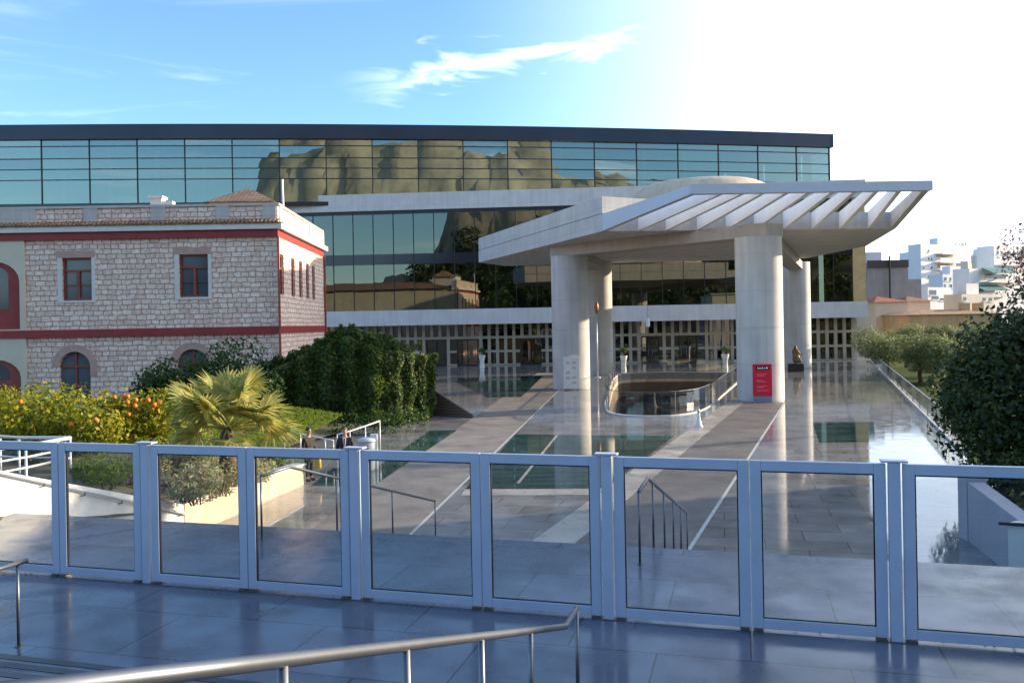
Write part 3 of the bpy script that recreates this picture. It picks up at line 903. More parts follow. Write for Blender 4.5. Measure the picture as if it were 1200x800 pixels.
# rim far out front, flat top, rising underside
RL, RR = G(809, 216, zm), G(1093, 211.5, zm)
zr = zm - 0.50
rimw = 0.45
dr = (RR - RL).normalized(); nr = Vector((-dr.y, dr.x, 0))
mb = MB()
a, b = RL, RR
mb.hexa([(a.x, a.y, zr), (b.x, b.y, zr), (b.x + nr.x * rimw, b.y + nr.y * rimw, zr), (a.x + nr.x * rimw, a.y + nr.y * rimw, zr),
         (a.x, a.y, zm), (b.x, b.y, zm), (b.x + nr.x * rimw, b.y + nr.y * rimw, zm), (a.x + nr.x * rimw, a.y + nr.y * rimw, zm)])
cpart(mb, 'front_rim', 'rim_metal')
def fin(p, q, th, name, mat):
    """tapered plate from the slab front p (deep) to the rim q (shallow)"""
    d = (q - p); d.z = 0; d.normalize(); n = Vector((-d.y, d.x, 0)) * (th / 2)
    q = q - d * 0.02
    P = [(p.x - n.x, p.y - n.y, zs + 0.02), (q.x - n.x, q.y - n.y, zr + 0.012), (q.x + n.x, q.y + n.y, zr + 0.012), (p.x + n.x, p.y + n.y, zs + 0.02),
         (p.x - n.x, p.y - n.y, zm - 0.004), (q.x - n.x, q.y - n.y, zm - 0.004), (q.x + n.x, q.y + n.y, zm - 0.004), (p.x + n.x, p.y + n.y, zm - 0.004)]
    mb = MB(); mb.hexa(P); return cpart(mb, name, mat, fix=True)
pb_ = [752, 784, 820, 853, 885, 918, 950, 981, 1013]
pt_ = [848, 873, 897, 925, 951, 979, 1005.5, 1031, 1058]
Bi = B - (B - C).normalized() * 0.3
for x0, x1 in zip(pb_, pt_):
    t0 = (G(x0, 269.5, zs) - B).dot((C - B).normalized()) / (C - B).length
    p = B.lerp(C, t0)
    t1 = (x1 - 809) / (1093 - 809)
    q = RL.lerp(RR, t1) + nr * rimw
    fin(p, Vector((q.x, q.y, 0)), 0.24, 'fin', 'fin_white')
fin(B + (C - B).normalized() * 0.17, RL + dr * 0.17 + nr * rimw, 0.34, 'edge_beam', 'rim_metal')
fin(C - (C - B).normalized() * 0.17, RR - dr * 0.17 + nr * rimw, 0.34, 'edge_beam', 'concrete')
# columns
RC = 1.45
c1 = G(670, 457, 0) + Vector((0.1, RC, 0)); c2 = G(894, 471.5, 0) + Vector((0.3, RC, 0))
c4 = Vector((30.0, 90.0, 0)); c3_ = Vector((8.55, 85.0, 0))
for c in (c1, c2, c3_, c4):
    mb = MB()
    top = zs - 0.8 if c in (c1, c2) else zs - 0.02
    r = RC
    mb.lathe((c.x, c.y, 0), [(r - 0.03, 0), (r - 0.03, 0.05), (r, 0.06), (r, 0.1), (r, 4.55), (r, 4.6), (r - 0.02, 4.601), (r - 0.02, 4.65), (r, 4.651), (r, 4.7), (r, top - 0.05), (r, top)], 64)
    o = cpart(mb, 'column', 'concrete_column', smooth=False)
    me = o.data
    for p in me.polygons: p.use_smooth = len(p.vertices) == 4 and abs(p.normal.z) < 0.02 and p.area > 0.02
    # cylindrical UV so the streaks run down the shaft
    uvl = me.uv_layers[0]
    for p in me.polygons:
        for li in p.loop_indices:
            co = me.vertices[me.loops[li].vertex_index].co + Vector(can['_w'])
            uvl.data[li].uv = (math.atan2(co.y - c.y, co.x - c.x) * RC, co.z)
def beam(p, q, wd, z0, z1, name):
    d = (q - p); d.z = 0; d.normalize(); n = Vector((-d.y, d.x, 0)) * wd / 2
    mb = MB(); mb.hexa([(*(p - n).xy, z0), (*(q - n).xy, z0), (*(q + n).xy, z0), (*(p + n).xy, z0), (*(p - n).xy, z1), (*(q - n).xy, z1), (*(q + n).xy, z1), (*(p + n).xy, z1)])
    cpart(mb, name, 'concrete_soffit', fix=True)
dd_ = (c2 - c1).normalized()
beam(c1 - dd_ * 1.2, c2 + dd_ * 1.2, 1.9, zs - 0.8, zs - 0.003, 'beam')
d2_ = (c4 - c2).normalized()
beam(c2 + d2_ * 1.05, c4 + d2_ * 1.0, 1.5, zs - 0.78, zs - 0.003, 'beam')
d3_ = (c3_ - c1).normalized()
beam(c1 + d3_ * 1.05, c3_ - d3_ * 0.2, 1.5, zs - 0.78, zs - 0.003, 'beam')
# rounded drum on the canopy roof
mb = MB()
dc = U(826, 224, 76)
prof = [(8.4, 0), (8.2, 0.8), (7.4, 2.0), (6.4, 2.7), (5.4, 3.05), (4.0, 3.15), (0.3, 3.2)]
mb.lathe((dc.x, dc.y + 1, zt + 0.02), [(r * 0.92, z * 1.27) for r, z in prof], 48)
cpart(mb, 'roof_drum', 'planter_stone', smooth=True)

# ================================================================== RIGHT BALUSTRADE, WELL BALUSTRADE
def glass_rail(root, pts, h, closed=False, post_every=3.0, postr=0.02, base=0.0, toph=0.03, glass='clear_glass', railw=0.03):
    n = len(pts); segs = n if closed else n - 1
    mg, mr_, mp = MB(), MB(), MB()
    for i in range(segs):
        a, b = Vector(pts[i][:2]), Vector(pts[(i + 1) % n][:2])
        d = (b - a); L = d.length
        if L < 1e-4: continue
        d.normalize()
        fr = frame2(a, d)
        mg.box(0, L, -0.008, 0.008, base, base + h, fr)
        mr_.box(0, L, -railw, railw, base + h + 0.002, base + h + toph, fr)
    mg.build('glass_panel', glass, root); mr_.build('top_rail', 'steel', root)
    # posts by arc length
    acc = 0.0; nxt = 0.0
    for i in range(segs):
        a, b = Vector(pts[i][:2]), Vector(pts[(i + 1) % n][:2]); L = (b - a).length
        while nxt <= acc + L:
            p = a.lerp(b, (nxt - acc) / L)
            q = Vector((p.x, p.y, base)); mb = MB(); mb.tube([q + Vector((0.03, 0.03, 0)), q + Vector((0.03, 0.03, h))], postr, 6)
            mb.build('post', 'steel', root); nxt += post_every
        acc += L
gb = thing('glass_balustrade', 'long straight glass balustrade with steel rail along the right plaza edge', 'balustrade', (B0.x, B0.y, 0))
bs0 = B0 - bdir * 0.2
pts = [bs0, B1 + bdir * 10]
glass_rail(gb, pts, 1.06, post_every=4.0, postr=0.025)
mb = MB(); fr = frame2(bs0.xy, bdir.xy); mb.box(0, (pts[1] - pts[0]).length, -0.26, 0.05, -0.6, 0.1, fr); mb.build('kerb', 'concrete_band', gb)
wb = thing('well_balustrade', 'glass balustrade curving round the dark light well before the museum doors', 'balustrade', (cx_, cy_, 0))
ring = [(cx_ + (p[0] - cx_) * 1.02, cy_ + (p[1] - cy_) * 1.008) for p in WELL]
glass_rail(wb, ring, 1.25, True, 5.2, 0.03, 0.05, 0.03)

# ================================================================== STONE HOUSE
HX0, HY0 = U(327, 380, 52).x, 52.0
HF = frame2((HX0, HY0), (1, 0.012))        # s negative to the left, w into the house
hs = thing('stone_house', 'old two storey stone house with red string courses and cream left wing', 'house', (HX0 - 8, HY0 + 6, 0.5))
def H(px, py): return spx(HF, px, py)
def hz(px, py): return spx(HF, px, py)[1]
zred1 = hz(327, 385); zred0 = hz(327, 390.5); zred1 = hz(327, 381.8)
ztr0, ztr1 = hz(327, 277.2), hz(327, 268.6)
zc1 = hz(325, 262.0); zc2 = hz(325, 257); zp = hz(325, 237.5)
sP = H(31, 380)[0]                           # plaster wing boundary
WD = 0.45
wins = [(73, 107.5, 302, 352), (210, 244, 298, 348)]
archs = [(69, 106, 412, 472), (207, 245, 409, 470)]
holes = []
wrect = []
for x0, x1, y0, y1 in wins:
    s0, s1 = H(x0, (y0 + y1) / 2)[0], H(x1, (y0 + y1) / 2)[0]
    z0, z1 = hz((x0 + x1) / 2, y1), hz((x0 + x1) / 2, y0)
    wrect.append((s0, s1, z0, z1)); holes.append([(s0, z0), (s1, z0), (s1, z1), (s0, z1)])
arect = []
for x0, x1, y0, y1 in archs:
    s0, s1 = H(x0, 430)[0], H(x1, 430)[0]
    z0, zt_ = hz((x0 + x1) / 2, y1), hz((x0 + x1) / 2, y0)
    zsp = zt_ - (s1 - s0) * 0.48
    arect.append((s0, s1, z0, zsp, zt_)); holes.append(arch(s0, s1, z0, zsp, zt_))
mb = MB(); mb.plate([(sP, -0.5), (0, -0.5), (0, zc1), (sP, zc1)], holes, HF, 0, WD)
mb.build('front_wall', 'stone_masonry', hs, fix=True)
# right side wall
HD = 15.5
SF = frame2(HF(0, 0, 0)[:2], (HF.n.x - 0.03, HF.n.y))     # s into depth; w to the left (inside)
sh = []
swin = []
for px in (331.5, 344.5, 353.5, 361.5, 368.5):
    s = spx(SF, px)[0]
    swin.append(s); sh.append([(s - 0.55, 7.2), (s + 0.55, 7.2), (s + 0.55, 9.7), (s - 0.55, 9.7)])
mb = MB(); mb.plate([(0.002, -0.5), (HD, -0.5), (HD, zc1), (0.002, zc1)], sh, SF, 0.0, WD)
mb.build('side_wall', 'stone_masonry', hs, fix=True)
for s in swin:
    mb = MB(); mb.box(s - 0.55, s + 0.55, 0.22, 0.3, 7.2, 9.7, SF); f = mb.build('window', 'apt_glass', hs)
    mb = MB()
    for q in (s - 0.53, s - 0.05, s + 0.43): mb.box(q, q + 0.1, 0.12, 0.21, 7.22, 9.68, SF)
    for z in (7.2, 8.8, 9.58): mb.box(s - 0.55, s + 0.55, 0.13, 0.20, z, z + 0.1, SF)
    sub(mb.build('window_frame', 'red_brown'), f)
# cream wing (slightly proud), with arched red surrounds
ps1 = H(24, 340)[0]; ps0 = ps1 - 2.9
zA0, zA1 = hz(10, 386), hz(2, 307)
zB1 = hz(2, 421.5)
p2 = [arch(ps0, ps1, zA0, zA1 - 1.2, zA1), arch(ps0, ps1, hz(10, 470), zB1 - 1.1, zB1)]
more = [arch(ps0 - 4.6, ps1 - 4.6, zA0, zA1 - 1.2, zA1), arch(ps0 - 4.6, ps1 - 4.6, hz(10, 470), zB1 - 1.1, zB1)]
mb = MB(); mb.plate([(-45, -0.5), (sP - 0.002, -0.5), (sP - 0.002, zc1), (-45, zc1)], p2 + more, HF, -0.12, WD)
mb.build('cream_wall', 'cream_plaster', hs, fix=True)
for dx in (0, -4.6):
    for (z0, zsx, z1, mt) in ((zA0, zA1 - 1.2, zA1, 'red_paint'), (hz(10, 470), zB1 - 1.1, zB1, 'red_brown')):
        o_ = arch(ps0 + dx, ps1 + dx, z0, zsx, z1)
        mid = [arch(ps0 + dx + 0.75, ps1 + dx - 0.75, z0 + 1.25, z1 - 0.9, z1 - 0.3)]
        mb = MB(); mb.plate(o_, mid, HF, 0.05, 0.2)
        d = mb.build('door_panel', mt, hs, fix=True)
        mb = MB(); mb.plate(mid[0], [], HF, 0.12, 0.16); sub(mb.build('pane', 'apt_glass', fix=True), d)
# windows in the stone front
for s0, s1, z0, z1 in wrect:
    mb = MB(); mb.box(s0, s1, 0.26, 0.30, z0, z1, HF); f = mb.build('window', 'apt_glass', hs)
    mb = MB(); t = 0.11
    mb.box(s0, s0 + t, 0.14, 0.25, z0, z1, HF); mb.box(s1 - t, s1, 0.14, 0.25, z0, z1, HF)
    mb.box(s0 + t, s1 - t, 0.14, 0.25, z0, z0 + t, HF); mb.box(s0 + t, s1 - t, 0.14, 0.25, z1 - t, z1, HF)
    c = (s0 + s1) / 2; zz = z0 + (z1 - z0) * 0.70
    mb.box(c - 0.09, c + 0.09, 0.13, 0.24, z0 + t, zz - 0.06, HF); mb.box(s0 + t, s1 - t, 0.135, 0.245, zz - 0.06, zz + 0.06, HF)
    for q in (s0 + t, c + 0.09): mb.box(q, q + (c - 0.09 - s0 - t), 0.16, 0.23, z0 + (z1 - z0) * 0.35, z0 + (z1 - z0) * 0.35 + 0.05, HF)
    sub(mb.build('window_frame', 'red_brown'), f)
    mb = MB(); mb.box(s0 - 0.35, s1 + 0.2, -0.035, 0.1, z1 + 0.003, z1 + 0.42, HF); mb.build('lintel', 'pink_stone', hs)
    mb = MB(); mb.box(s0 - 0.28, s0 - 0.003, -0.03, 0.1, z0, z1, HF); mb.box(s1 + 0.003, s1 + 0.2, -0.03, 0.1, z0, z1, HF)
    mb.box(s0 - 0.28, s1 + 0.2, -0.06, 0.12, z0 - 0.14, z0 - 0.003, HF); mb.build('window_surround', 'cornice_white', hs)
for s0, s1, z0, zsp, z1 in arect:
    mb = MB(); mb.plate(arch(s0, s1, z0, zsp, z1), [], HF, 0.26, 0.30); f = mb.build('arched_window', 'apt_glass', hs, fix=True)
    mb = MB(); c = (s0 + s1) / 2
    mb.box(c - 0.06, c + 0.06, 0.16, 0.25, z0, z1 - 0.02, HF)
    for z in (zsp, z0 + (zsp - z0) * 0.45): mb.box(s0, s1, 0.17, 0.24, z - 0.05, z + 0.05, HF)
    sub(mb.build('window_frame', 'red_brown'), f)
    r = (s1 - s0) / 2; out_ = arch(c - r - 0.42, c + r + 0.42, zsp - 0.6, zsp, z1 + 0.42, 14)
    inn_ = arch(s0 - 0.003, s1 + 0.003, zsp - 0.6, zsp, z1 + 0.003, 14)
    mb = MB()
    for i in range(1, len(out_) - 1):
        a, b, c_, d_ = out_[i], out_[i + 1], inn_[i + 1], inn_[i]
        mb.hexa([HF(a[0], -0.035, a[1]), HF(b[0], -0.035, b[1]), HF(b[0], 0.1, b[1]), HF(a[0], 0.1, a[1]), HF(d_[0], -0.035, d_[1]), HF(c_[0], -0.035, c_[1]), HF(c_[0], 0.1, c_[1]), HF(d_[0], 0.1, d_[1])])
    mb.build('arch_surround', 'pink_stone', hs, fix=True)
# string courses
mb = MB()
for z0, z1, pr in ((zred0, zred1, 0.08), (ztr0, ztr1, 0.06)):
    mb.box(-45, 0.08, -pr - 0.14, -0.002, z0, z1, HF)
    mb.box(0.08, HD, -pr, -0.002, z0, z1, SF)
mb.build('string_course', 'red_paint', hs)
# cornice, tiled drip, parapet
mb = MB(); mb.box(-45, 0.35, -0.4, 0.6, ztr1 + 0.003, zc1, HF); mb.box(0.35, HD + 0.3, -0.35, 0.6, ztr1 + 0.003, zc1, SF); mb.build('cornice', 'cornice_white', hs)
mb = MB()
x = -45.0
while x < 0.3:
    a, b = HF(x, -0.5, zc1 + 0.03), HF(x, 0.15, zc2 + 0.05)
    mb.tube([a, b], 0.085, 6); x += 0.24
mb.box(-45, 0.4, -0.42, 0.15, zc1 + 0.002, zc1 + 0.06, HF)
mb.build('eaves_tiles', 'terracotta_old', hs)
mb = MB(); mb.box(-45, 0, 0.12, 0.55, zc1 + 0.05, zp - 0.15, HF); mb.box(0.55, HD, 0.0, 0.45, zc1 + 0.002, zp - 0.15, SF); mb.build('parapet', 'stone_masonry', hs)
mb = MB()
for px in (33, 105, 185, 260, 315):
    s = H(px, 250)[0]; mb.box(s - 0.42, s + 0.42, 0.05, 0.62, zc1 + 0.04, zp - 0.15, HF)
for s in (0.5, 5.0, 10.0, 15.0): mb.box(s, s + 0.8, -0.06, 0.5, zc1 + 0.003, zp - 0.15, SF)
mb.box(-45, 0.12, 0.03, 0.66, zp - 0.147, zp, HF); mb.box(0.5, HD, -0.08, 0.56, zp - 0.147, zp, SF)
mb.box(sP - 0.2, -45, 0.04, 0.1, zc1 + 0.06, zp - 0.15, HF)
mb.build('parapet_pier', 'stone_dressed', hs)
# back wall and left
mb = MB(); mb.box(-45, -0.5, HD - 0.4, HD, -0.5, zc1, HF); mb.build('back_wall', 'cream_plaster', hs)
# hipped roof behind the parapet, pyramid lantern, chimney, antenna
mb = MB()
e = [HF(-44, 1.2, zp - 0.6), HF(-0.9, 1.2, zp - 0.6), HF(-1.2, HD + 0.5, zc1), HF(-44, HD + 0.5, zc1)]
rz = zp + 0.25
r0_, r1_ = HF(-38, 8, rz), HF(-7, 8, rz)
mb.add(e + [r0_, r1_], [(0, 1, 5, 4), (1, 2, 5), (2, 3, 4, 5), (3, 0, 4)])
mb.build('roof', 'terracotta', hs, fix=True)
mb = MB()
pa = H(247, 223)[0]; 
fr2 = lambda s, w, z: HF(s, w, z)
bx_ = [HF(pa - 2.4, 5.6, zp + 0.95), HF(pa + 2.4, 5.6, zp + 0.95), HF(pa + 2.4, 10.4, zp + 0.95), HF(pa - 2.4, 10.4, zp + 0.95)]
mb.add(bx_ + [HF(pa, 8, zp + 2.25)], [(0, 1, 4), (1, 2, 4), (2, 3, 4), (3, 0, 4), (3, 2, 1, 0)])
mb.build('roof_lantern', 'terracotta_old', hs, fix=True)
mb = MB(); mb.box(pa - 2.1, pa + 2.1, 5.9, 10.1, zp - 0.6, zp + 0.94, HF); mb.build('lantern_base', 'cornice_white', hs)
mb = MB(); sc_ = H(167, 233)[0]
mb.box(sc_ - 0.35, sc_ + 0.35, 2.0, 2.7, zp - 0.5, zp + 0.7, HF); mb.box(sc_ - 0.45, sc_ + 0.45, 1.9, 2.8, zp + 0.702, zp + 0.85, HF); mb.box(sc_ + 0.352, sc_ + 1.0, 2.1, 2.6, zp - 0.5, zp + 0.52, HF)
mb.build('chimney', 'cornice_white', hs)
pA = U(332, 236, 54.0)
mb = MB(); mb.tube([(pA.x, 54, zp - 1.2), (pA.x - 0.04, 54, zp + 1.75)], 0.06, 8); mb.build('antenna_pole', 'steel_white', hs)
mb = MB(); mb.tube([HF(0.1, -0.2, -0.3), HF(0.1, -0.2, ztr0)], 0.075, 8); mb.build('drainpipe', 'red_brown', hs); mb = MB(); mb.tube([SF(HD, -0.12, -0.3), SF(HD, -0.12, ztr0)], 0.08, 8); mb.build('drainpipe', 'red_brown', hs)

# ================================================================== GATES ALONG THE TERRACE
GA, GB_ = G(72, 674, TZ), G(1048, 750, TZ)
gd = (GB_ - GA).normalized()
GTF = frame2(GA.xy, gd.xy)
def gs(px, py=640): return spx(GTF, px, py)[0]
posts_px = [-24, 173.5, 418, 712.5, 1049]
meets_px = [71.5, 291.5, 565, 879.5]
posts = [gs(p) for p in posts_px]; meets = [gs(p) for p in meets_px]
posts.append(posts[-1] + (posts[-1] - posts[-2])); meets.append((posts[-1] + posts[-2]) / 2)
GH = 1.70; FW = 0.105; FT = 0.055
gate_labels = ['glass gate leaf cut by the left photo edge before the white wall',
 'glass gate leaf showing white wall rail and green shrub behind it', 'glass gate leaf showing grey lavender bushes behind it',
 'glass gate leaf showing the two standing men behind it', 'glass gate leaf with left walkway and low rail end behind it',
 'glass gate leaf in front of the teal glass floor', 'glass gate leaf framing the short stair handrail',
 'glass gate leaf with the bright column reflection behind it', 'widest glass gate leaf at the right edge before the grey parapet']
bounds = []
k = 0
for i in range(len(posts) - 1):
    bounds += [(posts[i] + 0.075, meets[i] - 0.006), (meets[i] + 0.006, posts[i + 1] - 0.075)]
bounds = bounds[:9] + ([bounds[9]] if False else [])
for (a, b), lb in zip(bounds, gate_labels):
    t = thing('glass_gate', lb, 'gate', GTF((a + b) / 2, 0, TZ), 'glass gate leaves across the terrace')
    z0, z1 = TZ + 0.025, TZ + GH
    mb = MB()
    mb.box(a, a + FW, -FT / 2, FT / 2, z0, z1, GTF); mb.box(b - FW, b, -FT / 2, FT / 2, z0, z1, GTF)
    mb.box(a + FW, b - FW, -FT / 2 + .002, FT / 2 - .002, z0, z0 + 0.1, GTF); mb.box(a + FW, b - FW, -FT / 2 + .002, FT / 2 - .002, z1 - FW, z1, GTF)
    mb.build('frame', 'gate_paint', t, bevel=0.006)
    mb = MB(); mb.box(a + FW - 0.004, b - FW + 0.004, -0.006, 0.006, z0 + 0.096, z1 - FW + 0.004, GTF); mb.build('pane', 'gate_glass', t)
    mb = MB(); g = 0.012
    for (p, q, r_, s_) in ((a + FW, a + FW + g, z0 + .1, z1 - FW), (b - FW - g, b - FW, z0 + .1, z1 - FW), (a + FW + g, b - FW - g, z0 + .1, z0 + .1 + g), (a + FW + g, b - FW - g, z1 - FW - g, z1 - FW)):
        mb.box(p, q, -0.014, 0.014, r_, s_, GTF)
    mb.build('gasket', 'sign_black', t)
    for s in (a + 0.06, b - 0.06):
        mb = MB(); mb.box(s - 0.045, s + 0.045, -0.06, 0.06, TZ + 0.002, TZ + 0.024, GTF); mb.build('foot_pivot', 'brass', t)
post_labels = ['grey gate post just past the left photo edge', 'grey gate post between green shrub and lavender bushes', 'grey gate post right of the man in navy suit',
               'grey gate post left of the short stair handrail', 'grey gate post before the bright white floor on the right', 'grey gate post off the right edge']
for s, lb in list(zip(posts, post_labels))[1:5]:
    t = thing('gate_post', lb, 'post', GTF(s, 0, TZ), 'gate posts across the terrace')
    mb = MB(); mb.box(s - 0.052, s + 0.052, -0.052, 0.052, TZ, TZ + GH + 0.012, GTF); mb.build('shaft', 'gate_paint', t, bevel=0.006)
    mb = MB(); mb.box(s - 0.12, s + 0.12, -0.06, 0.06, TZ + GH + 0.014, TZ + GH + 0.034, GTF); mb.build('cap', 'gate_paint', t, bevel=0.004)
    mb = MB(); mb.box(s - 0.14, s + 0.14, -0.07, 0.07, TZ + 0.0, TZ + 0.008, GTF); mb.build('base_plate', 'brass', t)

npt = 90
sg = rng.uniform(-1.5, 11.0, npt); wg = rng.normal(0, 0.12, npt)
Pl = np.array([GTF(a_, b_, TZ + 0.012) for a_, b_ in zip(sg, wg)])
tag(leaves('leaf_litter', Pl, np.tile([[0, 0, 1.0]], (npt, 1)), 0.035, 'litter', None, 0.6, 0.25), 'dry leaves and grit along the foot of the gates', 'leaf litter', kind='stuff')

# ================================================================== HANDRAILS
def handrail(name, label, rail, posts_, r=0.024, pr=0.017, mat='steel', cat='handrail', group=None):
    base = Vector(posts_[0][0])
    t = thing(name, label, cat, base, group)
    mb = MB(); mb.tube(rail, r, 14); mb.build('rail', mat, t, smooth=True)
    for p, q in posts_:
        mb = MB(); mb.tube([p, q], pr, 10); mb.build('post', mat, t, smooth=True)
        mb = MB(); mb.lathe(p, [(pr * 2.2, 0), (pr * 2.2, 0.01), (pr * 1.1, 0.012)], 12); mb.build('foot_plate', mat, t)
    return t
# near handrail on the upper steps
def stepz(x, y):
    p = Vector((x, y)) - E0
    w = p.dot(pn)
    if w > -5.55: return TZ
    return TZ + 0.15 * min(9, 1 + math.floor((-5.55 - w) / 0.46))
ek = Vector((0.345, 6.12, 2.93)); ee = Vector((0.455, 6.5, 2.935))
dirn = Vector((-0.27, -1.0, 0.333))
rail = [ee, ek] + [ek + dirn * t for t in (0.9, 1.9, 2.9, 3.9, 4.9)]
pp = [(Vector((ee.x - .004, ee.y - .02, stepz(ee.x, ee.y))), Vector((ee.x - .004, ee.y - .02, 2.92)))]
for px in (622, 564, 476, 331):
    # where the rail passes this photo column
    best = min((abs((ray(px, 760)[0]) - (ek + dirn * (t / 200)).x / (ek + dirn * (t / 200)).y), t / 200) for t in range(0, 900))[1]
    p = ek + dirn * best
    pp.append((Vector((p.x, p.y, stepz(p.x, p.y))), p))
handrail('stair_handrail', 'long steel handrail sloping down the near steps with kinked end', rail, pp, 0.0215, 0.016)
# left handrail
lf = G(22, 757, TZ)
le = Vector((lf.x + 0.05, lf.y + 0.08, 2.83))
rail = [le, Vector((lf.x - 0.1, lf.y - 0.32, 2.83)), Vector((lf.x - 1.0, lf.y - 3.4, 3.9))]
handrail('stair_handrail', 'short steel handrail end at the bottom left corner by the near steps', rail, [(lf, Vector((lf.x, lf.y, 2.82))), (Vector((lf.x - 0.7, lf.y - 2.3, stepz(lf.x - .7, lf.y - 2.3))), Vector((lf.x - 0.7, lf.y - 2.3, 3.52)))], 0.024, 0.016)
# handrail going down beyond the gates, right
def srail(name, label, foot, L0, nposts, mat='steel', top=0.93, extra=None, pr=0.016):
    q = Vector((foot.x, foot.y)); w0 = (q - E0).dot(pn); s0 = (q - E0).dot(ed)
    def sz(w): return TZ if w < 0 else max(0.0, TZ - TZ / NS * (math.floor(w / TR) + 1))
    def rz_(w): return TZ + top if w < 0.1 else TZ + top - (w - 0.1) * TZ / NS / TR
    pts = [TF(s0, w0, TZ + top), TF(s0, 0.1, TZ + top), TF(s0, L0, rz_(L0))]
    if w0 > 0: pts = [TF(s0, w0, rz_(w0)), TF(s0, L0, rz_(L0))]
    ps = []
    for i in range(nposts):
        w = w0 + (L0 - w0) * i / (nposts - 1)
        ps.append((Vector(TF(s0, w, sz(w))), Vector(TF(s0, w, rz_(w) - 0.01))))
    return handrail(name, label, [Vector(p) for p in pts], ps, 0.024, pr, mat)
f1 = G(750, 661, TZ)
srail('stair_handrail', 'short steel handrail with six posts going down behind the gates', f1, 6.6, 6)
f2 = Vector((-3.75, 12.6, 0))
srail('stair_handrail', 'steel handrail descending to the walkway below the two men', f2, 6.3, 4, 'steel')

# white railings in the garden and by the people
def rail_simple(name, label, pts, base_z, mat='steel_white', r=0.03, mid=None, pr=0.025):
    pts = [Vector(p) for p in pts]
    t = thing(name, label, 'railing', (pts[0].x, pts[0].y, base_z[0]))
    mb = MB(); mb.tube(pts, r, 8); mb.build('rail', mat, t, smooth=True)
    if mid:
        for m_ in mid: mb = MB(); mb.tube([p - Vector((0, 0, m_)) for p in pts], r * 0.7, 8); mb.build('middle_rail', mat, t, smooth=True)
    for p, bz in zip(pts, base_z):
        mb = MB(); mb.tube([Vector((p.x, p.y, bz)), p], pr, 8); mb.build('post', mat, t, smooth=True)
    return t
rail_simple('garden_railing', 'white metal railing with middle bars above the white wall at left', [U(-45, 508, 18), U(0, 511, 18), U(22, 512.5, 18), U(82, 513, 18), U(30, 522, 16.3), U(-30, 531, 15)], [1.7] * 6, mid=[0.22, 0.42])
rail_simple('garden_railing', 'white sloping rail behind the man in dark coat', [U(333, 505, 33), U(352, 508, 33), U(381, 514, 32.2), U(390.5, 516, 32)], [0.3] * 4)
rail_simple('garden_railing', 'white rail rising right behind the grey bin', [U(395, 509, 32), U(410, 505, 32.5), U(428, 499, 33), U(445, 493, 33.5)], [0.0] * 4)

# side wall of the steps (white, sunlit) with its rail, then planter wall
W0, W1, W2 = Vector((-8.75, 13.6, 3.25)), Vector((-8.15, 21.0, 0.82)), Vector((-6.85, 28.0, 0.62))
def slopewall(root, name, p, q, z0, th, mat):
    d = (q - p); d.z = 0; d.normalize(); n = Vector((-d.y, d.x, 0)) * th
    mb = MB()
    mb.hexa([(p.x, p.y, z0), (q.x, q.y, z0), (q.x + n.x, q.y + n.y, z0), (p.x + n.x, p.y + n.y, z0), tuple(p), tuple(q), (q.x + n.x, q.y + n.y, q.z), (p.x + n.x, p.y + n.y, p.z)])
    return mb.build(name, mat, root, fix=True, bevel=0.01)
sw = thing('stair_wall', 'bright white sloping wall beside the lower steps with a rail on it', 'wall', (W0.x, W0.y, 0))
W00 = W0 + (W0 - W1).normalized() * 0.8; W00.z = W0.z
slopewall(sw, 'wall_body', W00, W1, -0.3, 0.35, 'lit_wall')
mb = MB(); dz = Vector((0.09, 0, -0.24))
mb.tube([W00 + dz, W0 + dz, W1 + dz], 0.028, 10); mb.build('rail', 'steel_white', sw, smooth=True)
for t_ in (0.08, 0.25, 0.42, 0.6, 0.78, 0.95):
    p = W0.lerp(W1, t_) + dz; mb = MB(); mb.tube([p, p + Vector((-0.02, 0, -0.08)), p + Vector((-0.085, 0, -0.09))], 0.012, 6); mb.build('bracket', 'brass', sw)
o = MB(); pw_ = thing('planter_wall', 'low tan stone planter wall holding the lavender bed', 'wall', (W1.x, W1.y, 0))
slopewall(pw_, 'wall_body', W1 + (W2 - W1).normalized() * 0.03, W2, -0.3, 0.4, 'planter_stone')
o = MB(); d = (W2 - W1).normalized()
p, q = W1 + Vector((0, 0, 0.004)) + d * 0.03, W2 + Vector((0, 0, 0.004))
n_ = Vector((-d.y, d.x, 0)).normalized()
o.hexa([tuple(p + n_ * -0.03), tuple(q + n_ * -0.03), tuple(q + n_ * 0.43), tuple(p + n_ * 0.43)] + [tuple(v + Vector((0, 0, 0.05))) for v in (p + n_ * -0.03, q + n_ * -0.03, q + n_ * 0.43, p + n_ * 0.43)])
o.build('coping', 'lit_wall', pw_, fix=True)
# end block by the people
mb = MB(); mb.box(-8.9, -7.0, 28.3, 28.7, -0.1, 0.55); mb.build('end_block', 'lit_wall', pw_)
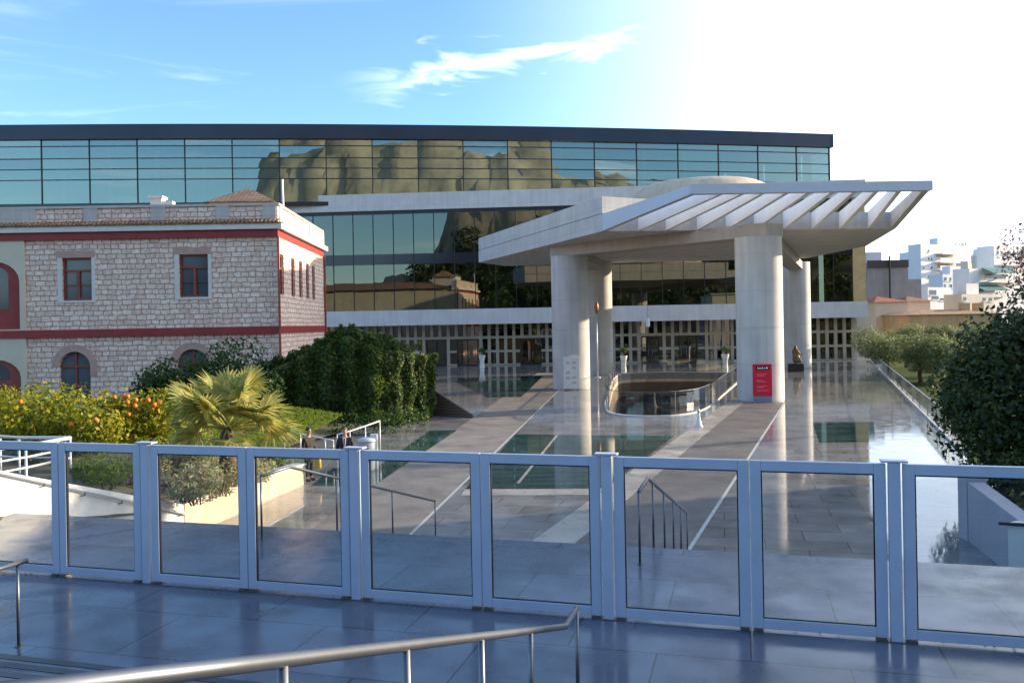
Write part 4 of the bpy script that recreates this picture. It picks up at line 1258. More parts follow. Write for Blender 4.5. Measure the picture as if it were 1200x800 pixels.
# grey parapet right of the steps
gpw = thing('parapet_wall', 'grey plastered parapet wall at right edge of the lower steps', 'wall', (10.2, 18, 0))
P0, P1 = G(1135, 634), Vector((9.3, 14.6, 0))
mb = MB(); d = (P0 - P1).normalized(); n_ = Vector((d.y, -d.x, 0)) * 0.35
mb.hexa([(*P1.xy, -0.3), (*(P1 + n_).xy, -0.3), (*(P0 + n_).xy, -0.3), (*P0.xy, -0.3), (*P1.xy, 1.05), (*(P1 + n_).xy, 1.05), (*(P0 + n_).xy, 1.35), (*P0.xy, 1.35)])
mb.build('wall_body', 'grey_wall', gpw, fix=True, bevel=0.01)
mb = MB(); e0 = P1 + n_ * 0.2
mb.box(P0.x - 0.02, P0.x + 0.45, P0.y + 0.01, P0.y + 0.4, -0.3, 1.6); mb.build('end_pier', 'grey_wall', gpw, bevel=0.01)
lw_ = thing('low_wall', 'white plastered low wall with dark rail at the right photo edge', 'wall', (10.2, 15.2, 0))
pA_, pB_ = U(1181, 640, 14.9), U(1240, 640, 14.2)
fr = frame2(pA_.xy, (pB_ - pA_).xy)
ztop = U(1181, 612, 14.9).z
mb = MB(); mb.box(0, 4, 0, 0.3, -0.3, ztop, fr); mb.build('wall_body', 'lit_wall', lw_, bevel=0.01)
mb = MB(); mb.tube([fr(-0.1, -0.08, ztop - 0.02), fr(4, -0.08, ztop + 0.5)], 0.03, 8); mb.build('rail', 'dark_metal', lw_, smooth=True)

# ================================================================== SIGNS, POTS AND SMALL THINGS
# red sign leaning flat in front of the right column
sy = c2.y - RC - 0.25
l_, r_, tp, bt = U(882, 426, sy), U(904.5, 426, sy), U(893, 426.5, sy).z, 0.0
rs = thing('red_sign', 'tall red information sign with black header before the right column', 'sign', ((l_.x + r_.x) / 2, sy, 0))
mb = MB(); mb.box(l_.x, r_.x, sy, sy + 0.09, 0.42, tp); mb.build('panel', 'red_sign', rs, bevel=0.01)
mb = MB(); mb.box(l_.x + .02, r_.x - .02, sy + .01, sy + 0.1, 0.0, 0.417); mb.build('base', 'sign_grey', rs)
wS = r_.x - l_.x
mb = MB(); mb.box(l_.x + wS * .16, r_.x - wS * .14, sy - 0.006, sy - 0.001, tp - 0.36, tp - 0.13); hd = mb.build('header', 'sign_black', rs)
mb = MB()
for i, (a, b) in enumerate(((.24, .30), (.33, .42), (.46, .54), (.58, .63), (.67, .78))): mb.box(l_.x + wS * a, l_.x + wS * b, sy - 0.011, sy - 0.007, tp - 0.29, tp - 0.19 - 0.03 * (i % 2))
sub(mb.build('lettering', 'sign_white'), hd)
mb = MB()
for z, a, b in ((0.62, .2, .72), (0.72, .2, .6), (1.36, .2, .7), (1.44, .2, .55), (1.0, .2, .5), (1.62, .2, .8), (1.08, .2, .66)):
    mb.box(l_.x + wS * a, l_.x + wS * b, sy - 0.006, sy - 0.001, tp - z - .02, tp - z + 0.015)
mb.build('text_lines', 'sign_pink', rs)
# white notice board before the left column
sy = c1.y - RC - 0.2
l_, r_, tp = U(660.5, 440, sy).x, U(679, 440, sy).x, U(670, 418, sy).z
bo = thing('notice_board', 'white notice board with faint prints before the left column', 'sign', ((l_ + r_) / 2, sy, 0))
mb = MB(); mb.box(l_, r_, sy, sy + 0.06, 0.12, tp); mb.build('panel', 'board_white', bo, bevel=0.008)
for i in range(2):
    for j in range(5):
        if (i + j) % 3: mb = MB(); mb.box(l_ + .18 + i * .48, l_ + .48 + i * .48, sy - 0.006, sy - 0.001, 0.5 + j * 0.38, 0.66 + j * 0.38); mb.build('print', 'board_print', bo)
for x in (l_ + 0.15, r_ - 0.2):
    mb = MB(); mb.box(x, x + 0.06, sy + 0.01, sy + 0.05, 0, 0.118); mb.build('leg', 'steel', bo)

# tall hourglass pots with clipped plants
def pot(loc, label):
    t = thing('plant_pot', label, 'plant pot', loc, 'tall white pots along the museum front')
    mb = MB(); mb.lathe(loc, [(0.30, 0), (0.29, 0.05), (0.25, 0.45), (0.27, 0.8), (0.36, 1.25), (0.42, 1.45), (0.43, 1.5), (0.39, 1.5), (0.36, 1.42)], 28); mb.build('pot', 'pot_white', t, smooth=True)
    mb = MB(); limb(mb, (loc[0], loc[1], 1.4), (loc[0], loc[1], 1.95), 0.04, 0.03); mb.build('stem', 'bark', t)
    P, N = lump_points([((loc[0], loc[1], 2.1), 0.55), ((loc[0] + .25, loc[1], 2.0), 0.35), ((loc[0] - .28, loc[1], 2.05), 0.35)], 900, 0.7, 0.7)
    leaves('foliage', P, N, 0.16, 'leaf_bush', t)
    return t
p0 = pot(tuple(G(565, 431, 0)), 'white pot with dark shrub between the left canopy column and the ivy')
base0 = Vector(p0['_w'])
for (px, py), lb in (((731, 433), 'white pot with shrub at left end of the light well'), ((850, 431.5), 'white pot with shrub just left of the red sign column'), ((978, 421.5), 'white pot with shrub right of the bronze statue')):
    q = G(px, py, 0)
    dup(p0, q, lb, rz=random.uniform(0, 6))

# statue on black plinth
def skin_mesh(name, verts, edges_, radii, mat, parent, root=0, subd=2):
    me = bpy.data.meshes.new(name); me.from_pydata([tuple(v) for v in verts], edges_, [])
    o = bpy.data.objects.new(name, me); COL.objects.link(o)
    me.materials.append(MATS[mat])
    sk = o.modifiers.new('skin', 'SKIN'); sk.use_smooth_shade = True
    ly = me.skin_vertices[0] if me.skin_vertices else None
    if ly is None:
        bm = bmesh.new(); bm.from_mesh(me); bm.verts.layers.skin.verify(); bm.to_mesh(me); bm.free(); ly = me.skin_vertices[0]
    for i, r in enumerate(radii):
        ly.data[i].radius = (r, r) if not isinstance(r, tuple) else r
        ly.data[i].use_root = (i == root)
    sb = o.modifiers.new('sub', 'SUBSURF'); sb.levels = subd; sb.render_levels = subd
    if parent is not None: o.parent = parent
    return o
sp = U(932.5, 428, 84.5)
st = thing('bronze_statue', 'brown seated figure statue on a black plinth beside the rear right column', 'statue', (sp.x, sp.y, 0))
mb = MB(); mb.box(sp.x - 0.65, sp.x + 0.65, sp.y - 0.5, sp.y + 0.5, 0, 0.72); mb.build('plinth', 'sign_black', st, bevel=0.02)
V = [(0, 0, 1.2), (0.02, 0, 1.6), (-0.05, 0, 2.05), (-0.02, 0, 2.3), (0.02, 0, 2.55), (0.35, 0.1, 1.25), (0.45, 0.1, 0.8), (0.35, -0.15, 1.2), (0.5, -0.15, 0.8), (0.12, -0.25, 2.0), (0.42, -0.22, 1.65), (0.7, -0.15, 1.75), (-0.2, 0.22, 1.95), (0.2, 0.25, 1.6), (-0.1, 0, 0.75)]
E = [(0, 1), (1, 2), (2, 3), (3, 4), (0, 5), (5, 6), (0, 7), (7, 8), (2, 9), (9, 10), (10, 11), (2, 12), (12, 13), (0, 14)]
Rr = [0.3, 0.27, 0.28, 0.11, 0.19, 0.16, 0.1, 0.16, 0.1, 0.1, 0.08, 0.06, 0.1, 0.08, 0.3]
skin_mesh('figure', [(v[0], v[1], v[2] - 0.03) for v in V], E, Rr, 'bronze', st)

# slim pole lamp with amber head by the left column
lp = U(700, 425, 80)
t = thing('pole_lamp', 'slim white pole lamp with amber oval head right of the left column', 'lamp', (lp.x, lp.y, 0))
hz_ = U(700, 361, 80).z
mb = MB(); mb.tube([(lp.x, lp.y, 0), (lp.x, lp.y, hz_ - 0.5)], 0.07, 10); mb.build('pole', 'steel_white', t, smooth=True)
mb = MB(); mb.lathe((lp.x, lp.y, hz_ - 0.5), [(0.08, 0), (0.18, 0.25), (0.22, 0.55), (0.18, 0.9), (0.06, 1.1)], 16); mb.build('lamp_head', 'amber', t, smooth=True)
mb = MB(); mb.lathe((lp.x, lp.y, 0), [(0.3, 0), (0.3, 0.05), (0.1, 0.08)], 16); mb.build('base', 'steel_white', t)
# hanging lantern under the band
hl = U(759, 378, 100)
t = thing('hanging_lantern', 'small white lantern hanging in front of the lattice above the light well', 'lamp', (hl.x, hl.y, hl.z - .45))
mb = MB(); mb.lathe((hl.x, hl.y, hl.z - 0.5), [(0.2, 0), (0.26, 0.05), (0.26, 0.9), (0.15, 1.0)], 14); mb.build('shade', 'pot_white', t)
mb = MB(); mb.tube([(hl.x, hl.y, hl.z + 0.5), (hl.x, hl.y, 11.0)], 0.015, 6); mb.build('cable', 'dark_metal', t)
# white cone bollard
bl = G(819, 500)
t = thing('bollard', 'slim white conical bollard standing beside the right walkway', 'bollard', bl)
mb = MB(); mb.lathe(bl, [(0.2, 0), (0.2, 0.04), (0.13, 0.12), (0.07, 0.5), (0.055, 0.85), (0.03, 0.9)], 18); mb.build('shaft', 'pot_white', t, smooth=True)
mb = MB(); mb.lathe((bl.x, bl.y, 0.7), [(0.064, 0), (0.068, 0.005), (0.066, 0.06), (0.06, 0.065)], 18); mb.build('band', 'steel', t)
# litter bin by the men
bn = U(430, 545, 30.5); bn.z = 0
t = thing('litter_bin', 'pale grey litter bin with rounded lid behind the man in navy suit', 'bin', (bn.x, bn.y, 0))
mb = MB(); mb.lathe((bn.x, bn.y, 0), [(0.27, 0), (0.29, 0.02), (0.31, 0.95), (0.31, 1.0)], 24); mb.build('body', 'bin_grey', t, smooth=True)
mb = MB(); mb.lathe((bn.x, bn.y, 1.003), [(0.33, 0), (0.33, 0.06), (0.28, 0.12), (0.1, 0.16)], 24); mb.build('lid', 'bin_grey', t, smooth=True)
mb = MB(); mb.box(bn.x - 0.3, bn.x - 0.12, bn.y - 0.33, bn.y - 0.27, 0.78, 0.92); mb.build('sticker', 'red_label', t)
mb = MB(); mb.box(bn.x + 0.12, bn.x + 0.36, bn.y + 0.05, bn.y + 0.35, 0, 1.25); mb.build('side_panel', 'steel_white', t)

# ================================================================== PEOPLE
def person(loc, rz, label, coat, trousers, hairm, long_coat=False, shirt=None, bag=False, arm=0.0):
    root = thing('person', label, 'person', loc)
    root.rotation_euler = (0, 0, rz)
    # local: facing -y, x to the figure's left
    V, E, Rr = [], [], []
    def add(p, r, par=None):
        V.append(p); Rr.append(r)
        if par is not None: E.append((par, len(V) - 1))
        return len(V) - 1
    pel = add((0, 0, 0.95), (0.15, 0.11)); wa = add((0, 0, 1.10), (0.14, 0.10), pel); ch = add((0, 0.01, 1.32), (0.17, 0.115), wa)
    nk0 = add((0, 0.015, 1.46), (0.10, 0.08), ch); nk = add((0, 0.0, 1.53), 0.055, nk0); hd_ = add((0, -0.015, 1.61), (0.068, 0.08), nk); add((0, -0.01, 1.70), (0.075, 0.09), hd_); add((0, 0.0, 1.755), (0.045, 0.055), len(V) - 1)
    for sgn in (-1, 1):
        hp = add((0.09 * sgn, 0, 0.88), 0.09, pel); kn = add((0.10 * sgn, -0.01, 0.50), 0.062, hp); an = add((0.11 * sgn, 0.02, 0.09), 0.042, kn); add((0.12 * sgn, -0.12, 0.045), (0.042, 0.035), an)
        sh_ = add((0.185 * sgn, 0.01, 1.40), 0.062, ch); el = add((0.245 * sgn, 0.03, 1.12), 0.045, sh_)
        wr = add((0.235 * sgn, -0.05 - arm * (sgn > 0), 0.89 + arm * 0.9 * (sgn > 0)), 0.03, el)
        pm = add((0.23 * sgn, -0.075 - arm * 1.2 * (sgn > 0), 0.82 + arm * 1.0 * (sgn > 0)), 0.03, wr)
        px_, py_, pz_ = V[pm]
        for f_, L_ in ((-0.03, .062), (-0.01, .075), (0.01, .07), (0.03, .055)):
            a1_ = add((px_, py_ + f_, pz_ - 0.045), 0.009, pm); add((px_ - 0.012 * sgn, py_ + f_ - 0.005, pz_ - 0.045 - L_ * .6), 0.008, a1_)
        th_ = add((px_ - 0.02 * sgn, py_ - 0.045, pz_ - 0.01), 0.01, pm); add((px_ - 0.025 * sgn, py_ - 0.055, pz_ - 0.05), 0.009, th_)
    skin_mesh('body', V, E, Rr, 'skin', root)
    # trousers
    V, E, Rr = [(0, 0, 0.97), (0.09, 0, 0.86), (0.10, -0.01, 0.50), (0.11, 0.015, 0.12), (-0.09, 0, 0.86), (-0.10, -0.01, 0.50), (-0.11, 0.015, 0.12)], [(0, 1), (1, 2), (2, 3), (0, 4), (4, 5), (5, 6)], [(0.165, 0.125), 0.108, 0.085, 0.075, 0.108, 0.085, 0.075]
    skin_mesh('trousers', V, E, Rr, trousers, root)
    hem = 0.55 if long_coat else 0.82
    V = [(0, 0, hem), (0, 0, 1.08), (0, 0.01, 1.30), (0, 0.015, 1.45)]
    Rr = [(0.20, 0.155), (0.165, 0.125), (0.195, 0.14), (0.11, 0.085)]; E = [(0, 1), (1, 2), (2, 3)]
    for sgn in (-1, 1):
        k = len(V)
        V += [(0.20 * sgn, 0.01, 1.395), (0.25 * sgn, 0.03, 1.12), (0.236 * sgn, -0.045 - arm * 0.9 * (sgn > 0), 0.91 + arm * 0.85 * (sgn > 0))]
        Rr += [0.082, 0.065, 0.05]; E += [(2, k), (k, k + 1), (k + 1, k + 2)]
    skin_mesh('coat', V, E, Rr, coat, root, root=1)
    # hair, face, shoes
    mb = MB()
    for zc_, rr_ in ((1.735, 0.086),):
        n1, n2 = 14, 8
        vs = []
        for i in range(n2 + 1):
            for j in range(n1):
                th, ph = math.pi * 0.62 * i / n2, 2 * math.pi * j / n1
                vs.append((0.080 * math.sin(th) * math.cos(ph), 0.018 + 0.098 * math.sin(th) * math.sin(ph), zc_ + 0.075 * math.cos(th) - 0.02))
        fs = [(i * n1 + j, i * n1 + (j + 1) % n1, (i + 1) * n1 + (j + 1) % n1, (i + 1) * n1 + j) for i in range(n2) for j in range(n1)]
        mb.add(vs, fs)
    o = mb.build('hair', hairm, None, smooth=True, fix=True); o.parent = root
    mb = MB(); 
    for sx in (-0.03, 0.03): mb.lathe((sx, -0.086, 1.672), [(0.004, -0.008), (0.013, 0), (0.004, 0.008)], 8)
    o = mb.build('eyes', 'sign_black', None); o.parent = root
    mb = MB(); mb.hexa([(-0.014, -0.085, 1.625), (0.014, -0.085, 1.625), (0.014, -0.115, 1.63), (-0.014, -0.115, 1.63), (-0.007, -0.085, 1.675), (0.007, -0.085, 1.675), (0.005, -0.095, 1.672), (-0.005, -0.095, 1.672)])
    o = mb.build('nose', 'skin', None, fix=True); o.parent = root
    for sgn in (-1, 1):
        mb = MB(); mb.lathe((0.078 * sgn, 0.0, 1.655), [(0.006, -0.03), (0.016, 0), (0.006, 0.03)], 8); o = mb.build('ear', 'skin', None); o.parent = root
        mb = MB(); mb.lathe((0.115 * sgn, -0.05, 0.0), [(0.05, 0), (0.055, 0.02), (0.05, 0.06), (0.03, 0.09)], 14, 1.0, 2.4); o = mb.build('shoe', 'shoe', None, smooth=True); o.parent = root
    if shirt:
        mb = MB(); mb.add([(-0.055, -0.142, 1.46), (0.055, -0.142, 1.46), (0.012, -0.168, 1.08), (-0.012, -0.168, 1.08), (-0.055, -0.09, 1.46), (0.055, -0.09, 1.46), (0.012, -0.12, 1.08), (-0.012, -0.12, 1.08)],
                          [(0, 3, 2, 1), (4, 5, 6, 7), (0, 1, 5, 4), (1, 2, 6, 5), (2, 3, 7, 6), (3, 0, 4, 7)])
        o = mb.build('shirt', shirt, None, fix=True); o.parent = root
        mb = MB(); mb.box(-0.018, 0.018, -0.176, -0.16, 1.1, 1.43); o = mb.build('tie', 'cloth_tie', None); o.parent = root
    return root
pg = G(362.5, 563)
person((pg.x, pg.y, 0), R(62), 'man in long dark coat facing right with yellow bag by his knee', 'cloth_brown', 'cloth_brown', 'hair', True, arm=0.1)
bgp = (pg.x + 0.33, pg.y - 0.12, 0)
t = thing('yellow_bag', 'small yellow bag hanging from the hand of the man in dark coat', 'bag', (bgp[0], bgp[1], 0.5))
mb = MB(); mb.lathe((bgp[0], bgp[1], 0.42), [(0.09, 0), (0.11, 0.03), (0.10, 0.3), (0.07, 0.34)], 12, 1.0, 0.6); mb.build('sack', 'yellow_bag', t, smooth=True)
mb = MB(); mb.tube([(bgp[0] - .06, bgp[1], 0.74), (bgp[0] - .02, bgp[1], 0.86), (bgp[0] + .05, bgp[1], 0.74)], 0.01, 6); mb.build('handle', 'yellow_bag', t)
pg = G(405, 563.5)
person((pg.x, pg.y, 0), R(4), 'man in navy suit white shirt and tie standing by the grey bin', 'cloth_navy', 'cloth_navy', 'hair_grey', False, 'cloth_white')

# ================================================================== IVY HUT AND BROWN RAMP
def ivy_surface(quads, density):
    P, N = [], []
    for q in quads:
        a, b, c, d = [np.array(v) for v in q]
        area = np.linalg.norm(np.cross(b - a, d - a)); n = int(area * density)
        u, v = rng.uniform(0, 1, (n, 1)), rng.uniform(0, 1, (n, 1))
        p = a * (1 - u) * (1 - v) + b * u * (1 - v) + c * u * v + d * (1 - u) * v
        nn = np.cross(b - a, d - a); nn = nn / np.linalg.norm(nn)
        puff = 0.2 + 0.2 * np.sin(p[:, :1] * 2.3 + p[:, 2:] * 1.1) * np.sin(p[:, 2:] * 2.7 - p[:, 1:2] * 1.9 + 1) + 0.2 * np.sin(p[:, :1] * 5.1 + p[:, 1:2] * 4) + rng.uniform(-0.26, 0.08, (n, 1))
        P.append(p + nn * puff); N.append(np.repeat(nn[None], n, 0))
    return np.concatenate(P), np.concatenate(N)
iv = thing('ivy_hut', 'gabled hut thickly overgrown with dark ivy left of the walkway', 'hut', (-9, 46, 0))
x0, x1 = U(310, 450, 45).x, U(492, 450, 45).x
y0, y1 = 44.0, 49.5
zl, zr_, zpk = U(318, 440, 44).z, U(492, 418, 44).z, U(404, 391, 44).z
xp = U(404, 400, 44).x
mb = MB()
mb.prism([(x0 + .3, y0 + .3), (x1 - 1.6, y0 + .3), (x1 - .3, y0 + 2.6), (x1 - .3, y1), (x0 + .3, y1)], -0.3, [zl - .2, zr_ - .2, zr_ - .2, zr_ - .2, zl - .2]); mb.build('wall', 'bark', iv, fix=True)
mb = MB()
mb.hexa([(x0, y0 + .3, zl - .3), (xp, y0 + .3, zpk - .25), (xp, y1, zpk - .25), (x0, y1, zl - .3), (x0, y0 + .3, zl - .15), (xp, y0 + .3, zpk - .1), (xp, y1, zpk - .1), (x0, y1, zl - .15)])
mb.hexa([(xp + .001, y0 + .3, zpk - .25), (x1 - 1.6, y0 + .4, zr_ + .2), (x1, y1, zr_ - .2), (xp + .001, y1, zpk - .25), (xp + .001, y0 + .3, zpk - .1), (x1 - 1.6, y0 + .4, zr_ + .35), (x1, y1, zr_ - .05), (xp + .001, y1, zpk - .1)])
mb.build('roof', 'brown_slats', iv, fix=True)
mb = MB(); mb.add([(x0 + .3, y0 + .32, zl - .3), (x1 - 1.6, y0 + .32, zr_ - .1), (xp, y0 + .32, zpk - .26), (x0 + .3, y0 + .6, zl - .3), (x1 - 1.6, y0 + .6, zr_ - .1), (xp, y0 + .6, zpk - .26)], [(0, 1, 2), (3, 5, 4), (0, 3, 4, 1), (1, 4, 5, 2), (2, 5, 3, 0)])
mb.build('gable', 'bark', iv, fix=True)
qs = [((x0, y0, 0.2), (xp, y0, 0.0), (xp, y0, zpk - .1), (x0, y0, zl)), ((xp, y0, 0.0), (x1 - 1.5, y0, 0.0), (x1 - 1.5, y0, zr_ + .35), (xp, y0, zpk - .1)),
      ((x1 - 1.5, y0, 0), (x1 + .1, y0 + 2.6, 0), (x1 + .1, y0 + 2.6, zr_), (x1 - 1.5, y0, zr_ + .35)), ((x1 + .1, y0 + 2.6, 0), (x1, y1, 0), (x1, y1, zr_), (x1 + .1, y0 + 2.6, zr_)), ((x0, y0, zl), (xp, y0, zpk), (xp, y0 + 2.6, zpk), (x0, y0 + 2.6, zl)), ((xp, y0, zpk), (x1 - 1.5, y0, zr_ + .4), (x1, y0 + 2.6, zr_), (xp, y0 + 2.6, zpk)),
      ((x0, y1, 0), (x0, y0, 0), (x0, y0, zl), (x0, y1, zl))]
P, N = ivy_surface(qs, 520)
leaves('ivy', P, N, 0.15, 'leaf_ivy', iv, 0.8, 0.8)
# brown slatted ramp side
rp = thing('ramp_parapet', 'brown slatted triangular ramp parapet beside the ivy hut', 'parapet', (-3.5, 47, 0))
ra, rb_ = U(497, 446, 50), G(554.5, 489.5); rb_2 = Vector((rb_.x, rb_.y, 0.05))
b0 = Vector((ra.x - 0.3, 49.5, 0))
mb = MB()
mb.hexa([(b0.x, b0.y, 0), (rb_.x, rb_.y, 0), (rb_.x + 0.02, rb_.y + 0.3, 0), (b0.x, b0.y + 0.3, 0), (b0.x, b0.y, ra.z), (rb_.x, rb_.y, 0.06), (rb_.x + 0.02, rb_.y + 0.3, 0.06), (b0.x, b0.y + 0.3, ra.z)])
mb.build('slat_panel', 'brown_slats', rp, fix=True)
mb = MB(); mb.tube([(b0.x, b0.y + 0.1, ra.z + 0.04), (rb_.x, rb_.y + 0.1, 0.1)], 0.06, 8); mb.build('coping', 'brown_slats', rp)

# ================================================================== PLANTING, LEFT
orange = [(-20, 482, 30, 1.1), (30, 487, 29, 1.05), (88, 486, 28, 1.1), (148, 490, 27, 1.0), (180, 488, 27.5, 1.05), (45, 492, 26, 1.2), (112, 500, 25.5, 0.9)]
ol = ['yellow green orange bush at the left photo edge', 'yellow green orange bush below the cream wing arch', 'tall orange bush in front of the first arched window',
      'orange bush with fewest leaves left of the ripest one', 'orange bush with most ripe oranges just left of the palm', 'low front orange bush behind the white railing', 'low dark orange bush behind the lavender bed']
for (px, py, Y, r), lb in zip(orange, ol):
    c = U(px, py, Y)
    b = (c.x, c.y, 1.0)
    lumps = [(tuple(c), r)] + [((c.x + random.uniform(-1, 1) * r, c.y + random.uniform(-.6, .6) * r, c.z + random.uniform(-.7, .35) * r), r * random.uniform(.5, .75)) for _ in range(6)]
    t = tree('orange_bush', lb, 'orange tree', b, lumps, 'leaf_orange_tree', 900, 0.16, 0.08, 'orange bushes in the left bed', 0.5, 0.9)
    nfr = {180: 18, 148: 5, 88: 6}.get(px, 3)
    for i in range(nfr):
        d_ = Vector((random.uniform(-.9, .9), -1, random.uniform(-.2, .9))).normalized(); q = Vector(random.choice(lumps[:4])[0]) + d_ * r * 0.85
        mb = MB(); mb.lathe((q.x, q.y, q.z), [(0.02, -.075), (0.055, -.05), (0.078, 0), (0.055, .05), (0.02, .075)], 10); mb.build('orange', 'orange_fruit', t, smooth=True)
# background shrubs before the stone house
for (px, py, Y, r, lb) in ((265, 432, 44, 1.9, 'tall dark green shrub right of the palm before the stone house'), (215, 444, 43, 1.6, 'dark green shrub under the second arched window'), (182, 446, 42, 1.0, 'small dark shrub left of the second arched window'), (300, 455, 41, 1.4, 'dark shrub between palm and ivy hut')):
    c = U(px, py, Y)
    lumps = [(tuple(c), r)] + [((c.x + random.uniform(-1, 1) * r, c.y + random.uniform(-.5, .5) * r, c.z - random.uniform(0.1, 1) * r), r * random.uniform(.5, .8)) for _ in range(6)]
    tree('dark_shrub', lb, 'shrub', (c.x, c.y, 0.6), lumps, 'leaf_bush', 520, 0.22, 0.1, None, 0.55, 0.85)
# fan palm
pc = U(266, 503, 23.0)
pal = thing('fan_palm', 'sunlit fan palm with yellow green fronds above the lavender bed', 'palm', (pc.x, pc.y, 1.2))
mb = MB(); mb.tube([(pc.x, pc.y, 0.9), (pc.x, pc.y, pc.z - 0.2), (pc.x, pc.y, pc.z + 0.15)], [0.24, 0.2, 0.08], 12); mb.build('trunk', 'bark', pal, smooth=True)
for i in range(36):
    az = i * 2.399 + random.uniform(-.2, .2); el = R(22 + 48 * ((i * 0.618) % 1.0)) if i > 13 else R(random.uniform(-20, 25))
    dv = Vector((math.cos(az) * math.cos(el), math.sin(az) * math.cos(el), math.sin(el)))
    pl = random.uniform(0.85, 1.35)
    o0 = Vector((pc.x, pc.y, pc.z)); o1 = o0 + dv * pl + Vector((0, 0, -0.05))
    side = dv.cross(Vector((0, 0, 1))).normalized(); side = (Matrix.Rotation(random.uniform(-1, 1) * R(55), 3, dv) @ side).normalized(); nrm = side.cross(dv).normalized()
    mb = MB(); mb.tube([o0, o0.lerp(o1, .5) + Vector((0, 0, .04)), o1], [0.03, 0.02, 0.016], 6)
    nl = 24; L0 = random.uniform(0.75, 0.95)
    for j in range(nl):
        a = R(-105 + 210 * j / (nl - 1))
        ld = (dv * math.cos(a) + side * math.sin(a)).normalized()
        L = L0 * (1.0 - 0.25 * abs(a) / R(105)) * random.uniform(.9, 1.08)
        wd = L * 0.050 + .010
        cr = nrm.cross(ld).normalized()
        m1 = o1 + ld * L * 0.55 + nrm * 0.03; tip = o1 + ld * L - Vector((0, 0, 0.06 * L + random.uniform(0, .08)))
        up = nrm * 0.018
        mb.add([o1, m1 - cr * wd, m1 + up, m1 + cr * wd, tip], [(0, 1, 2), (0, 2, 3), (1, 4, 2), (2, 4, 3)])
    mb.build('frond', 'leaf_palm', pal)
# lavender / grey shrubs along the planter wall and behind the white wall
def mound(name, label, c, r, mat, size, dens, squash=0.7, cat='shrub', n=5, up=0.6, group=None):
    lumps = [(tuple(c), r)] + [((c[0] + random.uniform(-1, 1) * r * .8, c[1] + random.uniform(-.8, .8) * r, c[2] + random.uniform(-.3, .15) * r), r * random.uniform(.5, .8)) for _ in range(n)]
    t = thing(name, label, cat, (c[0], c[1], c[2] - r * 0.7), group)
    P, N = lump_points(lumps, dens, 0.5, squash, 0.35)
    leaves('foliage', P, N, size, mat, t, 0.3, 0.8)
    mb = MB()
    for k_ in range(5): limb(mb, (c[0] + random.uniform(-.2, .2) * r, c[1] + random.uniform(-.2, .2) * r, c[2] - r * .8), (c[0] + random.uniform(-.6, .6) * r, c[1] + random.uniform(-.6, .6) * r, c[2] + r * 0.2), 0.02, 0.008, 3)
    mb.build('stem', 'bark', t)
    return t
lav = [(232, 562, 20.5, .75, 'leaf_grey', 'grey lavender bush with reddish twigs nearest the white wall'), (262, 556, 22.5, .7, 'leaf_grey', 'grey lavender bush in the middle of the planter'),
       (300, 548, 24.5, .55, 'leaf_grey', 'small grey lavender bush before the palm trunk'), (160, 545, 22, .7, 'leaf_grey', 'dull grey shrub left of the palm behind bright green one'),
       (128, 551, 18.0, .5, 'leaf_bright', 'low bright green shrub just behind the white sloping wall'), (102, 548, 18.3, .4, 'leaf_bright', 'small bright green shrub at left of another behind white wall'),
       (205, 540, 23, .8, 'leaf_grey', 'grey shrub below the palm fronds at left'), (60, 535, 24, .8, 'leaf_dark', 'dark low shrub behind the white railing'), (330, 532, 27, .5, 'leaf_bright', 'low sunlit ground plant at far end of planter'), (218, 575, 20.0, .35, 'leaf_grey', 'small grey tuft at the planter wall corner')]
for px, py, Y, r, mt, lb in lav:
    mound('lavender_bush' if mt == 'leaf_grey' else 'low_shrub', lb, tuple(U(px, py, Y)), r, mt, 0.13, 1700)
# ground cover by the hut and lawn
P = []
cov = []
for px, py, Y, r in ((425, 497, 40.5, .8), (450, 495, 40.6, .8), (474, 488, 41, .9), (490, 492, 41.5, .6), (400, 500, 40.5, .7)): cov.append((tuple(U(px, py, Y)), r))
P, N = lump_points(cov, 800, .6, .7, .4)
t = leaves('ground_cover', P, N, 0.14, 'leaf_bush'); tag(t, 'leafy green ground cover along the foot of the ivy hut', 'ground cover', kind='stuff')
nG = 16000
gxy = np.stack([rng.uniform(-16, -7.2, nG), rng.uniform(27.5, 41.5, nG)], 1)
gz = 0.28 + (gxy[:, 0] < -8.4) * 0.28
keep = gxy[:, 0] < -8.2 - 0.0 * gxy[:, 1]
Pg = np.column_stack([gxy, 0.95 + 0 * gz])[keep]
for k_ in range(len(Pg)):
    Pg[k_, 2] = 0.75 + 0.62 * min(1, (-7.2 - Pg[k_, 0]) / 4)
t = leaves('grass', Pg, np.tile([[0.0, -1.0, 0.3]], (len(Pg), 1)), 0.16, 'leaf_bright', None, 0.25, 0.6); tag(t, 'short sunlit lawn between the planter wall and the ivy hut', 'grass', kind='stuff')
